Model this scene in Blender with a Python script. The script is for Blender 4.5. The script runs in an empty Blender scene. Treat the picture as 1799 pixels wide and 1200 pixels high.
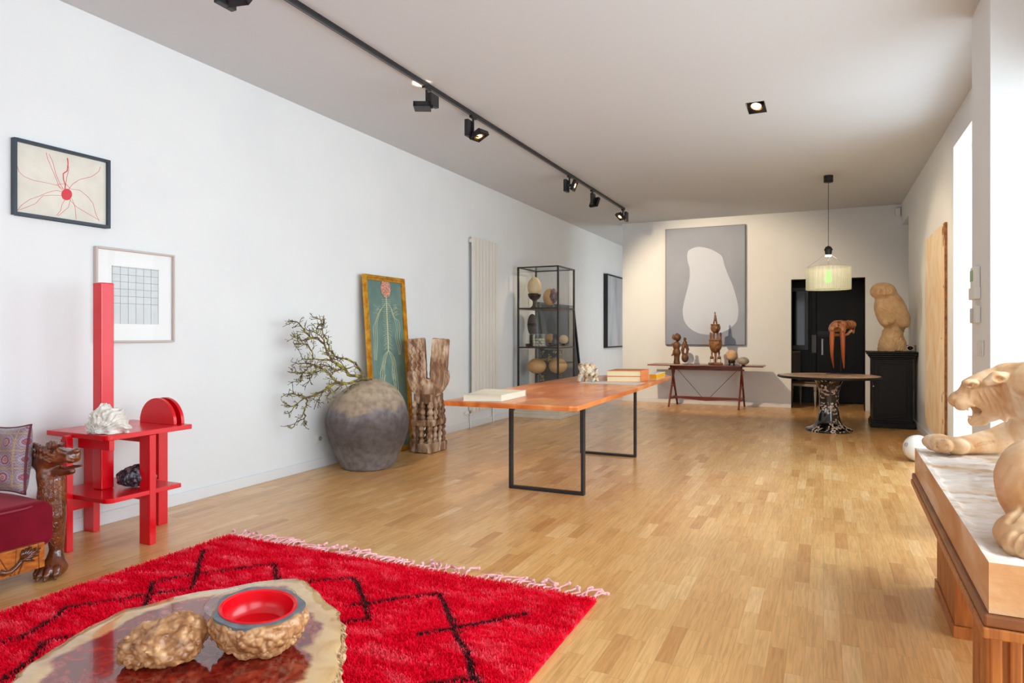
import bpy, math, random
import numpy as np
from mathutils import Vector, Matrix, Euler
random.seed(7); np.random.seed(7)
scn = bpy.context.scene
COL = scn.collection

# ---------------------------------------------------------------- camera
F = 1180.0; CXP = 899.5; HY = 587.0; H = 1.265; TH = math.radians(24.87)
ST, CT = math.sin(TH), math.cos(TH)
cam = bpy.data.cameras.new('camera'); camo = bpy.data.objects.new('camera', cam); COL.objects.link(camo)
camo.location = (0, 0, H); camo.rotation_euler = (math.pi / 2, 0, TH)
cam.sensor_width = 36.0; cam.lens = 36.0 * F / 1799.0
cam.shift_y = -13.0 / 1799.0
cam.clip_start = 0.05; cam.clip_end = 200
scn.camera = camo
scn.cycles.transparent_max_bounces = 32
# ---------------------------------------------------------------- view, world
scn.view_settings.view_transform = 'Standard'; scn.view_settings.look = 'None'
scn.view_settings.gamma = 1; scn.view_settings.use_curve_mapping = False
scn.view_settings.exposure = -0.12
w = bpy.data.worlds.new('world'); scn.world = w; w.use_nodes = True
bg = w.node_tree.nodes['Background']; bg.inputs[0].default_value = (0.86, 0.93, 1.0, 1); bg.inputs[1].default_value = 3.0

def area(name, loc, rot, sx, sy, power, color=(1, 1, 1), spread=180):
    l = bpy.data.lights.new(name, 'AREA'); l.shape = 'RECTANGLE'; l.size = sx; l.size_y = sy
    l.energy = power; l.color = color; l.spread = math.radians(spread)
    o = bpy.data.objects.new(name, l); o.location = loc; o.rotation_euler = rot; COL.objects.link(o); return o
R90 = math.pi / 2
SKY = (0.80, 0.92, 1.0)
# daylight entering through each window opening (lamps stand just outside the glass, facing -X)
area('daylight_1', (2.55, 2.9, 1.9), (0, R90 - .32, 0), 3.2, 5.2, 400, SKY)
area('daylight_2', (2.55, 7.6, 2.0), (0, R90 - .32, 0), 3.4, 3.6, 140, SKY)
area('daylight_3', (2.55, -1.9, 1.9), (0, R90 - .32, 0), 3.2, 4.2, 170, SKY)
area('daylight_4', (-1.7, -5.6, 1.9), (-R90 + .32, 0, 0), 4.4, 3.0, 30, SKY)
area('daylight_5', (-.9, 14.6, 1.60), (0, R90, 0), 2.6, 2.6, 60, (1, .98, .95))

# ---------------------------------------------------------------- pixel -> point helpers (1799x1200 frame)
def ray(x, y):
    u = (x - CXP) / F; v = (HY - y) / F
    return np.array([-ST + u * CT, CT + u * ST, v])
CO = np.array([0, 0, H])
def pz(x, y, z=0.0): r = ray(x, y); return CO + r * ((z - H) / r[2])
def px(x, y, X): r = ray(x, y); return CO + r * (X / r[0])
def py(x, y, Y): r = ray(x, y); return CO + r * (Y / r[1])
def pd(x, y, d): return CO + ray(x, y) * d

# ---------------------------------------------------------------- objects
def tag(o, label=None, cat=None, group=None, kind=None):
    if label: o['label'] = label
    if cat: o['category'] = cat
    if group: o['group'] = group
    if kind: o['kind'] = kind
    return o
def thing(name, loc, label, cat, group=None, rz=0.0, rot=None):
    o = bpy.data.objects.new(name, None); COL.objects.link(o); o.empty_display_size = 0.1
    o.location = tuple(loc); o.rotation_euler = rot if rot else (0, 0, rz)
    return tag(o, label, cat, group)

class G:
    """collects geometry for one mesh"""
    def __init__(s): s.v = []; s.f = []; s.m = []
    def add(s, v, f, m=0):
        b = len(s.v); s.v += [tuple(map(float, p)) for p in v]; s.f += [tuple(i + b for i in q) for q in f]; s.m += [m] * len(f); return s
    def box(s, x0, x1, y0, y1, z0, z1, m=0):
        v = [(x, y, z) for z in (z0, z1) for y in (y0, y1) for x in (x0, x1)]
        return s.add(v, [(0, 2, 3, 1), (4, 5, 7, 6), (0, 1, 5, 4), (2, 6, 7, 3), (0, 4, 6, 2), (1, 3, 7, 5)], m)
    def obox(s, c, h, R=None, m=0):
        v = [Vector((x * h[0], y * h[1], z * h[2])) for z in (-1, 1) for y in (-1, 1) for x in (-1, 1)]
        if R is not None: v = [R @ p for p in v]
        v = [p + Vector(c) for p in v]
        return s.add(v, [(0, 2, 3, 1), (4, 5, 7, 6), (0, 1, 5, 4), (2, 6, 7, 3), (0, 4, 6, 2), (1, 3, 7, 5)], m)
    def bar(s, a, b, wx, wy, up=(0, 0, 1), m=0):
        a = Vector(a); b = Vector(b); d = (b - a); L = d.length; z = d.normalized()
        u = Vector(up)
        if abs(z.dot(u)) > 0.98: u = Vector((0, 1, 0))
        x = u.cross(z).normalized(); y = z.cross(x)
        R = Matrix((x, y, z)).transposed()
        return s.obox((a + b) / 2, (wx / 2, wy / 2, L / 2), R, m)
    def tube(s, pts, rad, n=8, m=0, caps=True):
        pts = [Vector(p) for p in pts]; k = len(pts)
        if not hasattr(rad, '__len__'): rad = [rad] * k
        v = []; prev = None
        for i, p in enumerate(pts):
            t = (pts[min(i + 1, k - 1)] - pts[max(i - 1, 0)])
            t = t.normalized() if t.length > 1e-9 else Vector((0, 0, 1))
            if prev is None:
                x = t.orthogonal().normalized()
            else:
                x = prev - t * prev.dot(t)
                x = x.normalized() if x.length > 1e-6 else t.orthogonal().normalized()
            prev = x; y = t.cross(x)
            for j in range(n):
                a = 2 * math.pi * j / n
                v.append(p + (x * math.cos(a) + y * math.sin(a)) * rad[i])
        f = [(i * n + j, i * n + (j + 1) % n, (i + 1) * n + (j + 1) % n, (i + 1) * n + j) for i in range(k - 1) for j in range(n)]
        if caps: f += [tuple(range(n - 1, -1, -1)), tuple((k - 1) * n + j for j in range(n))]
        return s.add(v, f, m)
    def lathe(s, prof, c=(0, 0, 0), n=48, m=0, sx=1, sy=1):
        k = len(prof); v = []
        for r, z in prof:
            for j in range(n):
                a = 2 * math.pi * j / n; v.append((c[0] + r * math.cos(a) * sx, c[1] + r * math.sin(a) * sy, c[2] + z))
        f = [(i * n + j, i * n + (j + 1) % n, (i + 1) * n + (j + 1) % n, (i + 1) * n + j) for i in range(k - 1) for j in range(n)]
        if prof[0][0] > 1e-5: f.append(tuple(range(n - 1, -1, -1)))
        if prof[-1][0] > 1e-5: f.append(tuple((k - 1) * n + j for j in range(n)))
        return s.add(v, f, m)
    def prism(s, poly, a0, a1, axis='z', m=0):
        """poly in the two other axes (in x,y,z order) extruded along axis"""
        def mk(p, a):
            if axis == 'z': return (p[0], p[1], a)
            if axis == 'y': return (p[0], a, p[1])
            return (a, p[0], p[1])
        n = len(poly); v = [mk(p, a0) for p in poly] + [mk(p, a1) for p in poly]
        f = [tuple(range(n - 1, -1, -1)), tuple(range(n, 2 * n))] + [(i, (i + 1) % n, n + (i + 1) % n, n + i) for i in range(n)]
        return s.add(v, f, m)
    def ball(s, c, r, n=16, m=0, R=None):
        if not hasattr(r, '__len__'): r = (r, r, r)
        v = []; f = []; k = n // 2
        for i in range(k + 1):
            t = math.pi * i / k
            for j in range(n):
                a = 2 * math.pi * j / n
                q = Vector((r[0] * math.sin(t) * math.cos(a), r[1] * math.sin(t) * math.sin(a), r[2] * math.cos(t)))
                if R is not None: q = R @ q
                v.append(q + Vector(c))
        f = [(i * n + j, (i + 1) * n + j, (i + 1) * n + (j + 1) % n, i * n + (j + 1) % n) for i in range(k) for j in range(n)]
        return s.add(v, f, m)

def build(name, g, mats, parent=None, loc=None, smooth=False, bevel=0, world=False, seg=2, sharp=35, recalc=True):
    """one mesh object; world=True: geometry is in world coordinates and is moved to the parent's (or loc's) frame"""
    me = bpy.data.meshes.new(name)
    if isinstance(g, G): v, f, m = g.v, g.f, g.m
    else: v, f = g; m = None
    V = np.asarray(v, dtype=float)
    if world:
        base = parent.location if parent else (loc or (0, 0, 0))
        p = parent; off = Vector((0, 0, 0))
        if parent:
            off = Vector(parent.location)
            if parent.parent: off = off + Vector(parent.parent.location)
        else: off = Vector(loc or (0, 0, 0))
        V = V - np.array(off)
    me.from_pydata(V.tolist(), [], [tuple(int(i) for i in q) for q in f])
    if not isinstance(mats, (list, tuple)): mats = [mats]
    for mt in mats: me.materials.append(mt)
    if m is not None and len(mats) > 1: me.polygons.foreach_set('material_index', m)
    me.update()
    if recalc and isinstance(g, G):
        import bmesh
        bm = bmesh.new(); bm.from_mesh(me)
        bmesh.ops.remove_doubles(bm, verts=bm.verts, dist=1e-6)
        bmesh.ops.recalc_face_normals(bm, faces=bm.faces); bm.to_mesh(me); bm.free()
    if smooth:
        me.polygons.foreach_set('use_smooth', [True] * len(me.polygons))
        if sharp: me.set_sharp_from_angle(angle=math.radians(sharp))
    o = bpy.data.objects.new(name, me); COL.objects.link(o)
    if parent: o.parent = parent
    elif loc is not None: o.location = tuple(loc)
    if bevel:
        md = o.modifiers.new('bevel', 'BEVEL'); md.width = bevel; md.segments = seg; md.limit_method = 'ANGLE'; md.angle_limit = math.radians(40)
    return o
def struct(name, g, mats, **k):
    o = build(name, g, mats, **k)
    if not k.get('parent'): o['kind'] = 'structure'
    return o

# ---------------------------------------------------------------- signed-distance sculpting (surface nets)
_tab = np.random.RandomState(3).rand(32, 32, 32).astype(np.float32)
def vnoise(P):
    i = np.floor(P).astype(int); t = P - i; t = t * t * (3 - 2 * t); r = 0
    for a in (0, 1):
        for b in (0, 1):
            for c in (0, 1):
                wgt = (t[:, 0] if a else 1 - t[:, 0]) * (t[:, 1] if b else 1 - t[:, 1]) * (t[:, 2] if c else 1 - t[:, 2])
                r = r + wgt * _tab[(i[:, 0] + a) % 32, (i[:, 1] + b) % 32, (i[:, 2] + c) % 32]
    return r * 2 - 1
def fbm(P, f, o=3):
    r = 0; a = 1.0
    for k in range(o): r = r + a * vnoise(P * f + 7.3 * k); f *= 2; a *= 0.5
    return r
_wt = np.random.RandomState(5).rand(16, 16, 16, 3).astype(np.float32)
def worley(P):
    i = np.floor(P).astype(int); best = np.full(len(P), 9.0)
    for a in (-1, 0, 1):
        for b in (-1, 0, 1):
            for c in (-1, 0, 1):
                j = i + np.array([a, b, c]); q = j + _wt[j[:, 0] % 16, j[:, 1] % 16, j[:, 2] % 16]
                best = np.minimum(best, np.sqrt(((P - q) ** 2).sum(1)))
    return best
def near(d, P, fn, band=0.03):
    m = np.abs(d) < band; d = d.copy(); d[m] += fn(P[m]); return d
def rotm(e): return np.array(Euler([math.radians(a) for a in e]).to_matrix())
def ell(P, c, r, e=None):
    Q = P - np.array(c)
    if e is not None: Q = Q @ rotm(e)
    r = np.array(r, dtype=float); k0 = np.sqrt(((Q / r) ** 2).sum(1)); k1 = np.sqrt(((Q / r ** 2) ** 2).sum(1)) + 1e-9
    return k0 * (k0 - 1) / k1
def cap(P, a, b, ra, rb=None):
    if rb is None: rb = ra
    a = np.array(a, dtype=float); b = np.array(b, dtype=float); ba = b - a
    h = np.clip(((P - a) @ ba) / (ba @ ba + 1e-12), 0, 1)
    return np.sqrt(((P - a - h[:, None] * ba) ** 2).sum(1)) - (ra + (rb - ra) * h)
def bx(P, c, h, e=None, r=0.0):
    Q = P - np.array(c)
    if e is not None: Q = Q @ rotm(e)
    q = np.abs(Q) - (np.array(h) - r)
    return np.sqrt((np.maximum(q, 0) ** 2).sum(1)) + np.minimum(q.max(1), 0) - r
def smin(a, b, k):
    h = np.clip(0.5 + 0.5 * (b - a) / k, 0, 1); return b * (1 - h) + a * h - k * h * (1 - h)
def smax(a, b, k): return -smin(-a, -b, k)
def union(ds, k):
    r = ds[0]
    for d in ds[1:]: r = smin(r, d, k)
    return r
def chain(P, pts, rad, k=0.01):
    k = .003
    return union([cap(P, pts[i], pts[i + 1], rad[i], rad[i + 1]) for i in range(len(pts) - 1)], k)
def sdf(fn, lo, hi, vox):
    lo = np.array(lo, float); hi = np.array(hi, float); B = 4
    nb_ = np.maximum(1, np.ceil((np.ceil((hi - lo) / vox) + 1) / B).astype(int)); n = nb_ * B
    # coarse pass finds the blocks the surface runs through; only those are sampled finely
    cI = np.stack(np.meshgrid(*[np.arange(k) for k in nb_], indexing='ij'), -1).reshape(-1, 3)
    Dc = fn(lo + (cI * B + (B - 1) / 2) * vox); nearb = np.abs(Dc) < 5.2 * vox + .024
    D = np.repeat(np.repeat(np.repeat(np.where(Dc < 0, -1., 1.).reshape(nb_), B, 0), B, 1), B, 2)
    o3 = np.stack(np.meshgrid(*[np.arange(B)] * 3, indexing='ij'), -1).reshape(-1, 3)
    FI = (cI[nearb][:, None] * B + o3[None]).reshape(-1, 3)
    for s in range(0, len(FI), 250000):
        q = FI[s:s + 250000]; D[q[:, 0], q[:, 1], q[:, 2]] = fn(lo + q * vox)
    D[0] = D[-1] = 1; D[:, 0] = D[:, -1] = 1; D[:, :, 0] = D[:, :, -1] = 1
    S = D < 0; c = tuple(k - 1 for k in n)
    acc = np.zeros(c + (3,)); cnt = np.zeros(c)
    off = [(a, b, d) for a in (0, 1) for b in (0, 1) for d in (0, 1)]
    def sl(A, o): return A[o[0]:o[0] + c[0], o[1]:o[1] + c[1], o[2]:o[2] + c[2]]
    for o in off:
        for ax_ in range(3):
            if o[ax_] == 0:
                p = list(o); p[ax_] = 1
                d0 = sl(D, o); d1 = sl(D, p); m = sl(S, o) != sl(S, p)
                t = np.where(m, d0 / np.where(m, d0 - d1, 1), 0)
                q = np.zeros(c + (3,)); q[...] = o; q[..., ax_] = t
                acc += q * m[..., None]; cnt += m
    act = cnt > 0; idx = np.full(c, -1); idx[act] = np.arange(act.sum())
    I = np.argwhere(act); V = (I + acc[act] / cnt[act][:, None]) * vox + lo
    faces = []
    for ax_ in range(3):
        a1, a2 = (ax_ + 1) % 3, (ax_ + 2) % 3
        A = [slice(1, k - 1) for k in n]; A[ax_] = slice(0, n[ax_] - 1); B = list(A); B[ax_] = slice(1, n[ax_])
        s0 = S[tuple(A)]; s1 = S[tuple(B)]; e = np.argwhere(s0 != s1)
        if len(e) == 0: continue
        flip = s0[tuple(e.T)]; base = e.copy(); base[:, a1] += 1; base[:, a2] += 1
        def ci(d1, d2):
            q = base.copy(); q[:, a1] -= d1; q[:, a2] -= d2; return idx[q[:, 0], q[:, 1], q[:, 2]]
        quad = np.stack([ci(1, 1), ci(0, 1), ci(0, 0), ci(1, 0)], 1)
        quad[~flip] = quad[~flip][:, ::-1]; faces.append(quad)
    Fc = np.concatenate(faces); Fc = Fc[(Fc >= 0).all(1)]
    return V, Fc
def trace(fn, o, dirn, t0, t1, m=160):
    """distance along a line at which the sculpted surface is first met"""
    ts = np.linspace(t0, t1, m); d = fn(np.array(o) + ts[:, None] * np.array(dirn)); k = np.argmax(d < 0)
    return ts[k] if d[k] < 0 else None
def sculpt(name, fn, lo, hi, vox, mat, parent=None, loc=None, world=False, **k):
    return build(name, sdf(fn, lo, hi, vox), mat, parent=parent, loc=loc, world=world, smooth=True, sharp=k.get('sharp', 0), recalc=False)

# ---------------------------------------------------------------- materials
def lin(c):
    return tuple(((x / 255) / 12.92 if x / 255 <= 0.04045 else ((x / 255 + 0.055) / 1.055) ** 2.4) for x in c) + (1,)
class N:
    def __init__(s, name):
        s.m = bpy.data.materials.new(name); s.m.use_nodes = True; s.t = s.m.node_tree
        s.b = s.t.nodes['Principled BSDF']; s.out = s.t.nodes['Material Output']; s.co = None
    def n(s, ty, **k):
        q = s.t.nodes.new(ty)
        for a, b in k.items(): setattr(q, a, b)
        return q
    def l(s, a, b): s.t.links.new(a, b)
    def coord(s, scale=(1, 1, 1)):
        if s.co is None: s.co = s.n('ShaderNodeTexCoord').outputs['Object']
        if scale == (1, 1, 1): return s.co
        mp = s.n('ShaderNodeMapping'); mp.inputs['Scale'].default_value = scale; s.l(s.co, mp.inputs[0]); return mp.outputs[0]
    def noise(s, sc, det=3, scale=(1, 1, 1), rough=0.5, dist=0):
        q = s.n('ShaderNodeTexNoise'); q.inputs['Scale'].default_value = sc; q.inputs['Detail'].default_value = det
        q.inputs['Roughness'].default_value = rough; q.inputs['Distortion'].default_value = dist
        s.l(s.coord(scale), q.inputs['Vector']); return q.outputs['Fac']
    def voro(s, sc, feat='F1', scale=(1, 1, 1), out='Distance'):
        q = s.n('ShaderNodeTexVoronoi', feature=feat); q.inputs['Scale'].default_value = sc
        s.l(s.coord(scale), q.inputs['Vector']); return q.outputs[out]
    def ramp(s, fac, stops, interp='LINEAR'):
        q = s.n('ShaderNodeValToRGB'); q.color_ramp.interpolation = interp; e = q.color_ramp.elements
        while len(e) < len(stops): e.new(0.5)
        for i, (p, c) in enumerate(stops):
            e[i].position = p; e[i].color = c if len(c) == 4 else tuple(c) + (1,)
        s.l(fac, q.inputs[0]); return q.outputs[0]
    def math(s, op, a, b=None, c=None):
        q = s.n('ShaderNodeMath', operation=op)
        for i, x in enumerate((a, b, c)):
            if x is None: continue
            if isinstance(x, (int, float)): q.inputs[i].default_value = x
            else: s.l(x, q.inputs[i])
        return q.outputs[0]
    def mix(s, fac, a, b, mode='MIX'):
        q = s.n('ShaderNodeMix', data_type='RGBA', blend_type=mode)
        for i, x in ((0, fac), (6, a), (7, b)):
            if isinstance(x, (int, float)): q.inputs[i].default_value = x
            elif isinstance(x, tuple): q.inputs[i].default_value = x
            else: s.l(x, q.inputs[i])
        return q.outputs[2]
    def bump(s, h, strength=0.3, dist=0.01):
        q = s.n('ShaderNodeBump'); q.inputs['Strength'].default_value = strength; q.inputs['Distance'].default_value = dist
        s.l(h, q.inputs['Height'])
        if s.b.inputs['Normal'].is_linked: s.l(s.b.inputs['Normal'].links[0].from_socket, q.inputs['Normal'])
        s.l(q.outputs[0], s.b.inputs['Normal']); return s
    def col(s, c):
        if isinstance(c, tuple): s.b.inputs['Base Color'].default_value = c
        else: s.l(c, s.b.inputs['Base Color'])
        return s
    def set(s, **k):
        nm = dict(rough='Roughness', metal='Metallic', coat='Coat Weight', coatr='Coat Roughness', spec='Specular IOR Level', sheen='Sheen Weight', trans='Transmission Weight', ior='IOR', estr='Emission Strength', ecol='Emission Color', sss='Subsurface Weight')
        for a, v in k.items():
            i = s.b.inputs[nm[a]]
            if isinstance(v, (int, float, tuple)): i.default_value = v
            else: s.l(v, i)
        return s
def simple(name, c, rough=0.5, c2=None, sc=8, bump=0, bsc=40, bd=0.002, det=4, stretch=(1, 1, 1), **k):
    m = N(name)
    if c2: m.col(m.ramp(m.noise(sc, det, stretch), [(0.35, lin(c)), (0.65, lin(c2))]))
    else: m.col(lin(c))
    m.set(rough=rough, **k)
    if bump: m.bump(m.noise(bsc, 4), bump, bd)
    return m.m

M = {}
M['wall'] = simple('painted_plaster', (226, 229, 231), 0.75, (230, 233, 234), 1.5, 0.08, 60, 0.001)
M['ceiling'] = simple('ceiling_plaster', (206, 210, 214), 0.85)
M['skirt'] = simple('skirting_paint', (226, 228, 230), 0.45)
M['black_metal'] = simple('black_powder_coated_steel', (24, 25, 28), 0.42, (32, 33, 36), 30)
M['black_paint'] = simple('black_lacquered_wood', (11, 11, 13), 0.4, (16, 16, 18), 6, 0.06, 30, spec=.25)
M['white_enamel'] = simple('white_enamel', (228, 229, 228), 0.35)
M['red'] = simple('red_lacquer', (212, 0, 18), 0.26, (220, 2, 24), 3, 0.05, 25, 0.001, coat=0.15, coatr=0.12)
M['plastic'] = simple('white_plastic', (225, 226, 222), 0.4)

def parquet():
    m = N('oak_strip_parquet'); sp = m.n('ShaderNodeSeparateXYZ'); m.l(m.coord(), sp.inputs[0])
    x = m.math('DIVIDE', sp.outputs[0], 0.066); row = m.math('FLOOR', x); fx = m.math('FRACT', x)
    wn = m.n('ShaderNodeTexWhiteNoise', noise_dimensions='1D'); m.l(row, wn.inputs['W'])
    y = m.math('ADD', m.math('DIVIDE', sp.outputs[1], 0.34), m.math('MULTIPLY', wn.outputs['Value'], 13.7))
    colm = m.math('FLOOR', y); fy = m.math('FRACT', y)
    cb = m.n('ShaderNodeCombineXYZ'); m.l(row, cb.inputs[0]); m.l(colm, cb.inputs[1])
    w2 = m.n('ShaderNodeTexWhiteNoise', noise_dimensions='3D'); m.l(cb.outputs[0], w2.inputs['Vector'])
    base = m.ramp(w2.outputs['Value'], [(0.0, lin((204, 146, 84))), (0.08, lin((219, 166, 102))), (0.5, lin((227, 176, 111))), (0.88, lin((231, 183, 119))), (1.0, lin((240, 198, 140)))])
    # grain, shifted per strip
    va = m.n('ShaderNodeVectorMath', operation='MULTIPLY_ADD'); m.l(w2.outputs['Color'], va.inputs[0]); va.inputs[1].default_value = (9, 9, 9); m.l(m.coord((55, 3.2, 1)), va.inputs[2])
    g = m.n('ShaderNodeTexNoise'); g.inputs['Scale'].default_value = 1.6; g.inputs['Detail'].default_value = 5; g.inputs['Distortion'].default_value = 0.6; m.l(va.outputs[0], g.inputs['Vector'])
    gr = m.ramp(g.outputs['Fac'], [(0.3, (0.80, 0.76, 0.70, 1)), (0.6, (1.04, 1.04, 1.04, 1))])
    c = m.mix(1.0, base, gr, 'MULTIPLY')
    wear = m.ramp(m.noise(1.1, 4), [(0.35, (0.92, 0.90, 0.88, 1)), (0.7, (1.05, 1.05, 1.05, 1))])
    c = m.mix(1.0, c, wear, 'MULTIPLY')
    e1 = m.math('LESS_THAN', m.math('MINIMUM', fx, m.math('SUBTRACT', 1.0, fx)), 0.012)
    e2 = m.math('LESS_THAN', m.math('MINIMUM', fy, m.math('SUBTRACT', 1.0, fy)), 0.003)
    e = m.math('MAXIMUM', e1, e2)
    c = m.mix(m.math('MULTIPLY', e, 0.35), c, lin((110, 70, 38)))
    m.col(c)
    m.set(rough=m.math('MULTIPLY_ADD', m.noise(2.5, 4), 0.20, 0.24), coat=0.32, coatr=0.17)
    m.bump(m.math('ADD', g.outputs['Fac'], m.math('MULTIPLY', e, -1.5)), 0.12, 0.002)
    return m.m
M['floor'] = parquet()

def glass(name, tint=(1, 1, 1), ior=1.45):
    m = N(name); t = m.t; t.nodes.remove(m.b)
    tr = m.n('ShaderNodeBsdfTransparent'); tr.inputs[0].default_value = tint + (1,)
    gl = m.n('ShaderNodeBsdfGlossy'); gl.inputs['Roughness'].default_value = 0.02
    lw = m.n('ShaderNodeLayerWeight'); lw.inputs['Blend'].default_value = .5
    f0 = ((ior - 1) / (ior + 1)) ** 2
    fr = m.n('ShaderNodeMath', operation='MULTIPLY_ADD'); m.l(m.math('POWER', lw.outputs['Facing'], 5.0), fr.inputs[0]); fr.inputs[1].default_value = (1 - f0) * (.9 if ior > 1.3 else .25); fr.inputs[2].default_value = f0
    mx = m.n('ShaderNodeMixShader'); m.l(fr.outputs[0], mx.inputs[0]); m.l(tr.outputs[0], mx.inputs[1]); m.l(gl.outputs[0], mx.inputs[2]); m.l(mx.outputs[0], m.out.inputs[0])
    return m.m
M['glass_low'] = glass('anti_reflective_glass', (1, 1, 1), 1.14)
M['glass'] = glass('clear_glass', (0.98, 0.99, 0.99))
def emit(name, c, s):
    m = N(name); m.col((0, 0, 0, 1)); m.set(ecol=tuple(c) + (1,), estr=s); return m.m
M['lampglow'] = emit('lit_halogen', (1.0, 0.72, 0.42), 14)
M['gold'] = simple('gilt_wood', (176, 118, 30), 0.36, (214, 162, 62), 14, 0.4, 60, 0.002, metal=0.55)
M['oak_warm'] = simple('stained_oak', (150, 82, 32), 0.42, (186, 112, 50), 5, 0.15, 40, 0.001, stretch=(14, 14, 1), det=5)
M['mahogany'] = simple('mahogany', (84, 26, 14), 0.32, (124, 44, 22), 6, 0.1, 40, 0.001, stretch=(1, 8, 8), coat=0.3)

# ================================================================= THE ROOM
CZ = 3.355; XL = -4.34; YB = 12.45; XR = 1.14; XP = 0.89; XO = 1.50
XC = -3.46                                                     # left end of the back wall, corridor beyond
struct('floor', G().box(-4.6, 1.9, -4.9, 17.4, -0.12, 0), M['floor'])
HX0, HX1, HY0, HY1 = -.640, -.480, 6.405, 6.740               # cut-out of the recessed downlight
struct('ceiling', G().box(-4.6, HX0, -4.9, 17.4, CZ, CZ + 0.15).box(HX1, 1.9, -4.9, 17.4, CZ, CZ + 0.15).box(HX0, HX1, -4.9, HY0, CZ, CZ + .15).box(HX0, HX1, HY1, 17.4, CZ, CZ + .15), M['ceiling'])
struct('wall_left', G().box(-4.55, XL, -4.7, 17.2, 0, CZ), M['wall'])
# back wall with the opening of the entrance recess
DX0, DX1, DZ = -0.50, 0.625, 2.20
struct('wall_back', G().box(XC, DX0, YB, YB + 0.2, 0, CZ).box(DX1, 1.9, YB, YB + 0.2, 0, CZ).box(DX0, DX1, YB, YB + 0.2, DZ, CZ), M['wall'])
struct('wall_front', G().box(XL, -3.8, -4.7, -4.45, 0, CZ).box(0.4, 1.75, -4.7, -4.45, 0, CZ).box(-3.8, 0.4, -4.7, -4.45, 2.75, CZ), M['wall'])
# right wall: openings (two tall windows, a third behind the camera, a passage at the far end)
wr = G()
wr.box(XR, XO, 7.68, 11.45, 0, CZ)
wr.box(XR, XO, 11.45, YB, 3.02, CZ)
wr.box(XR, XO, 5.30, 7.68, 3.07, CZ)
wr.box(XP, XO, 4.76, 5.30, 0, CZ)
wr.box(1.32, XO, 1.0, 4.76, 2.63, CZ)
wr.box(1.32, XO, 0.2, 1.0, 0, CZ)
wr.box(1.32, XO, -3.6, 0.2, 2.63, CZ)
wr.box(1.32, XO, -4.45, -3.6, 0, CZ)
struct('wall_right', wr, M['wall'])
struct('wall_passage', G().box(1.85, 1.9, 11.2, YB, 0, CZ).box(XO, 1.9, 11.2, 11.3, 0, CZ), M['wall'])
# corridor / room behind the back wall
struct('wall_corridor_end', G().box(XL, -0.5, 17.0, 17.2, 0, CZ), M['wall'])
struct('wall_corridor_right', G().box(-1.45, -1.30, YB + 0.2, 13.4, 0, CZ).box(-1.45, -1.30, 15.8, 17.0, 0, CZ).box(-1.45, -1.30, 13.4, 15.8, 2.8, CZ).box(-1.45, -1.30, 13.4, 15.8, 0, 0.4), M['wall'])
# skirting
struct('baseboard_left', G().box(XL, XL + 0.014, -4.4, 7.9, 0, 0.085).box(XL, XL + 0.014, 7.9, 17.0, 0, 0.085), M['skirt'], bevel=0.003)
struct('baseboard_back', G().box(XC, DX0 + 0.0, YB - 0.014, YB, 0, 0.085).box(DX1, XR, YB - 0.014, YB, 0, 0.085), M['skirt'], bevel=0.003)
struct('baseboard_right', G().box(XR - 0.014, XR, 7.68, 11.45, 0, 0.085), M['skirt'], bevel=0.003)
# windows: frame bars and a pane each
def window(i, x, y0, y1, z0, z1, nb):
    g = G(); t = 0.05
    g.box(x, x + 0.06, y0, y0 + t, z0, z1).box(x, x + 0.06, y1 - t, y1, z0, z1).box(x, x + 0.06, y0 + t, y1 - t, z0, z0 + t).box(x, x + 0.06, y0 + t, y1 - t, z1 - t, z1)
    for k in range(1, nb):
        yy = y0 + (y1 - y0) * k / nb; g.box(x, x + 0.06, yy - 0.03, yy + 0.03, z0 + t, z1 - t)
    o = struct('window_%d' % i, g, M['white_enamel'], bevel=0.004)
    build('pane', G().box(x + 0.025, x + 0.031, y0 + t, y1 - t, z0 + t, z1 - t), M['glass'], parent=o)
window(1, 1.42, 1.0, 4.76, 0.0, 2.63, 4)
window(2, 1.42, 5.30, 7.68, 0.0, 3.07, 3)
window(3, 1.42, -3.6, 0.2, 0.0, 2.63, 4)
window(5, -1.40, 13.4, 15.8, 0.4, 2.8, 3)
g = G(); g.box(-3.8, 0.4, -4.6, -4.54, 0, .05).box(-3.8, .4, -4.6, -4.54, 2.7, 2.75)
for k in range(5):
    xx = -3.8 + 4.15 * k / 4; g.box(xx, xx + .05, -4.6, -4.54, .05, 2.7)
o = struct('window_4', g, M['white_enamel']); build('pane', G().box(-3.75, .35, -4.575, -4.57, .05, 2.7), M['glass'], parent=o)

# entrance recess, all black
YD = 13.66
struct('wall_recess_left', G().box(-0.72, -0.64, YB + 0.2, YD, 0, 2.6).box(-0.72, DX0, YB + 0.2, YB + 0.22, 0, 2.6), M['black_paint'])
struct('wall_recess_right', G().box(0.80, 0.88, YB + 0.2, YD, 0, 2.6), M['black_paint'])
struct('wall_recess_back', G().box(-0.72, 0.88, YD, YD + 0.1, 0, 2.6), M['black_paint'])
struct('wall_recess_top', G().box(-0.72, 0.88, YB + 0.2, YD + 0.1, 2.6, 2.65), M['black_paint'])
struct('trim_1', G().box(DX0, DX0 + 0.012, YB + 0.012, YB + 0.2, 0, DZ).box(DX1 - 0.012, DX1, YB + 0.012, YB + 0.2, 0, DZ).box(DX0 + 0.012, DX1 - 0.012, YB + 0.012, YB + 0.2, DZ - 0.012, DZ), M['black_paint'])
steel = simple('brushed_steel', (150, 150, 148), 0.35, metal=0.9)
d = struct('door_1', G().box(-0.11, 0.78, YD - 0.055, YD - 0.01, 0.012, 2.5), M['black_paint'], bevel=0.004)
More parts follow.
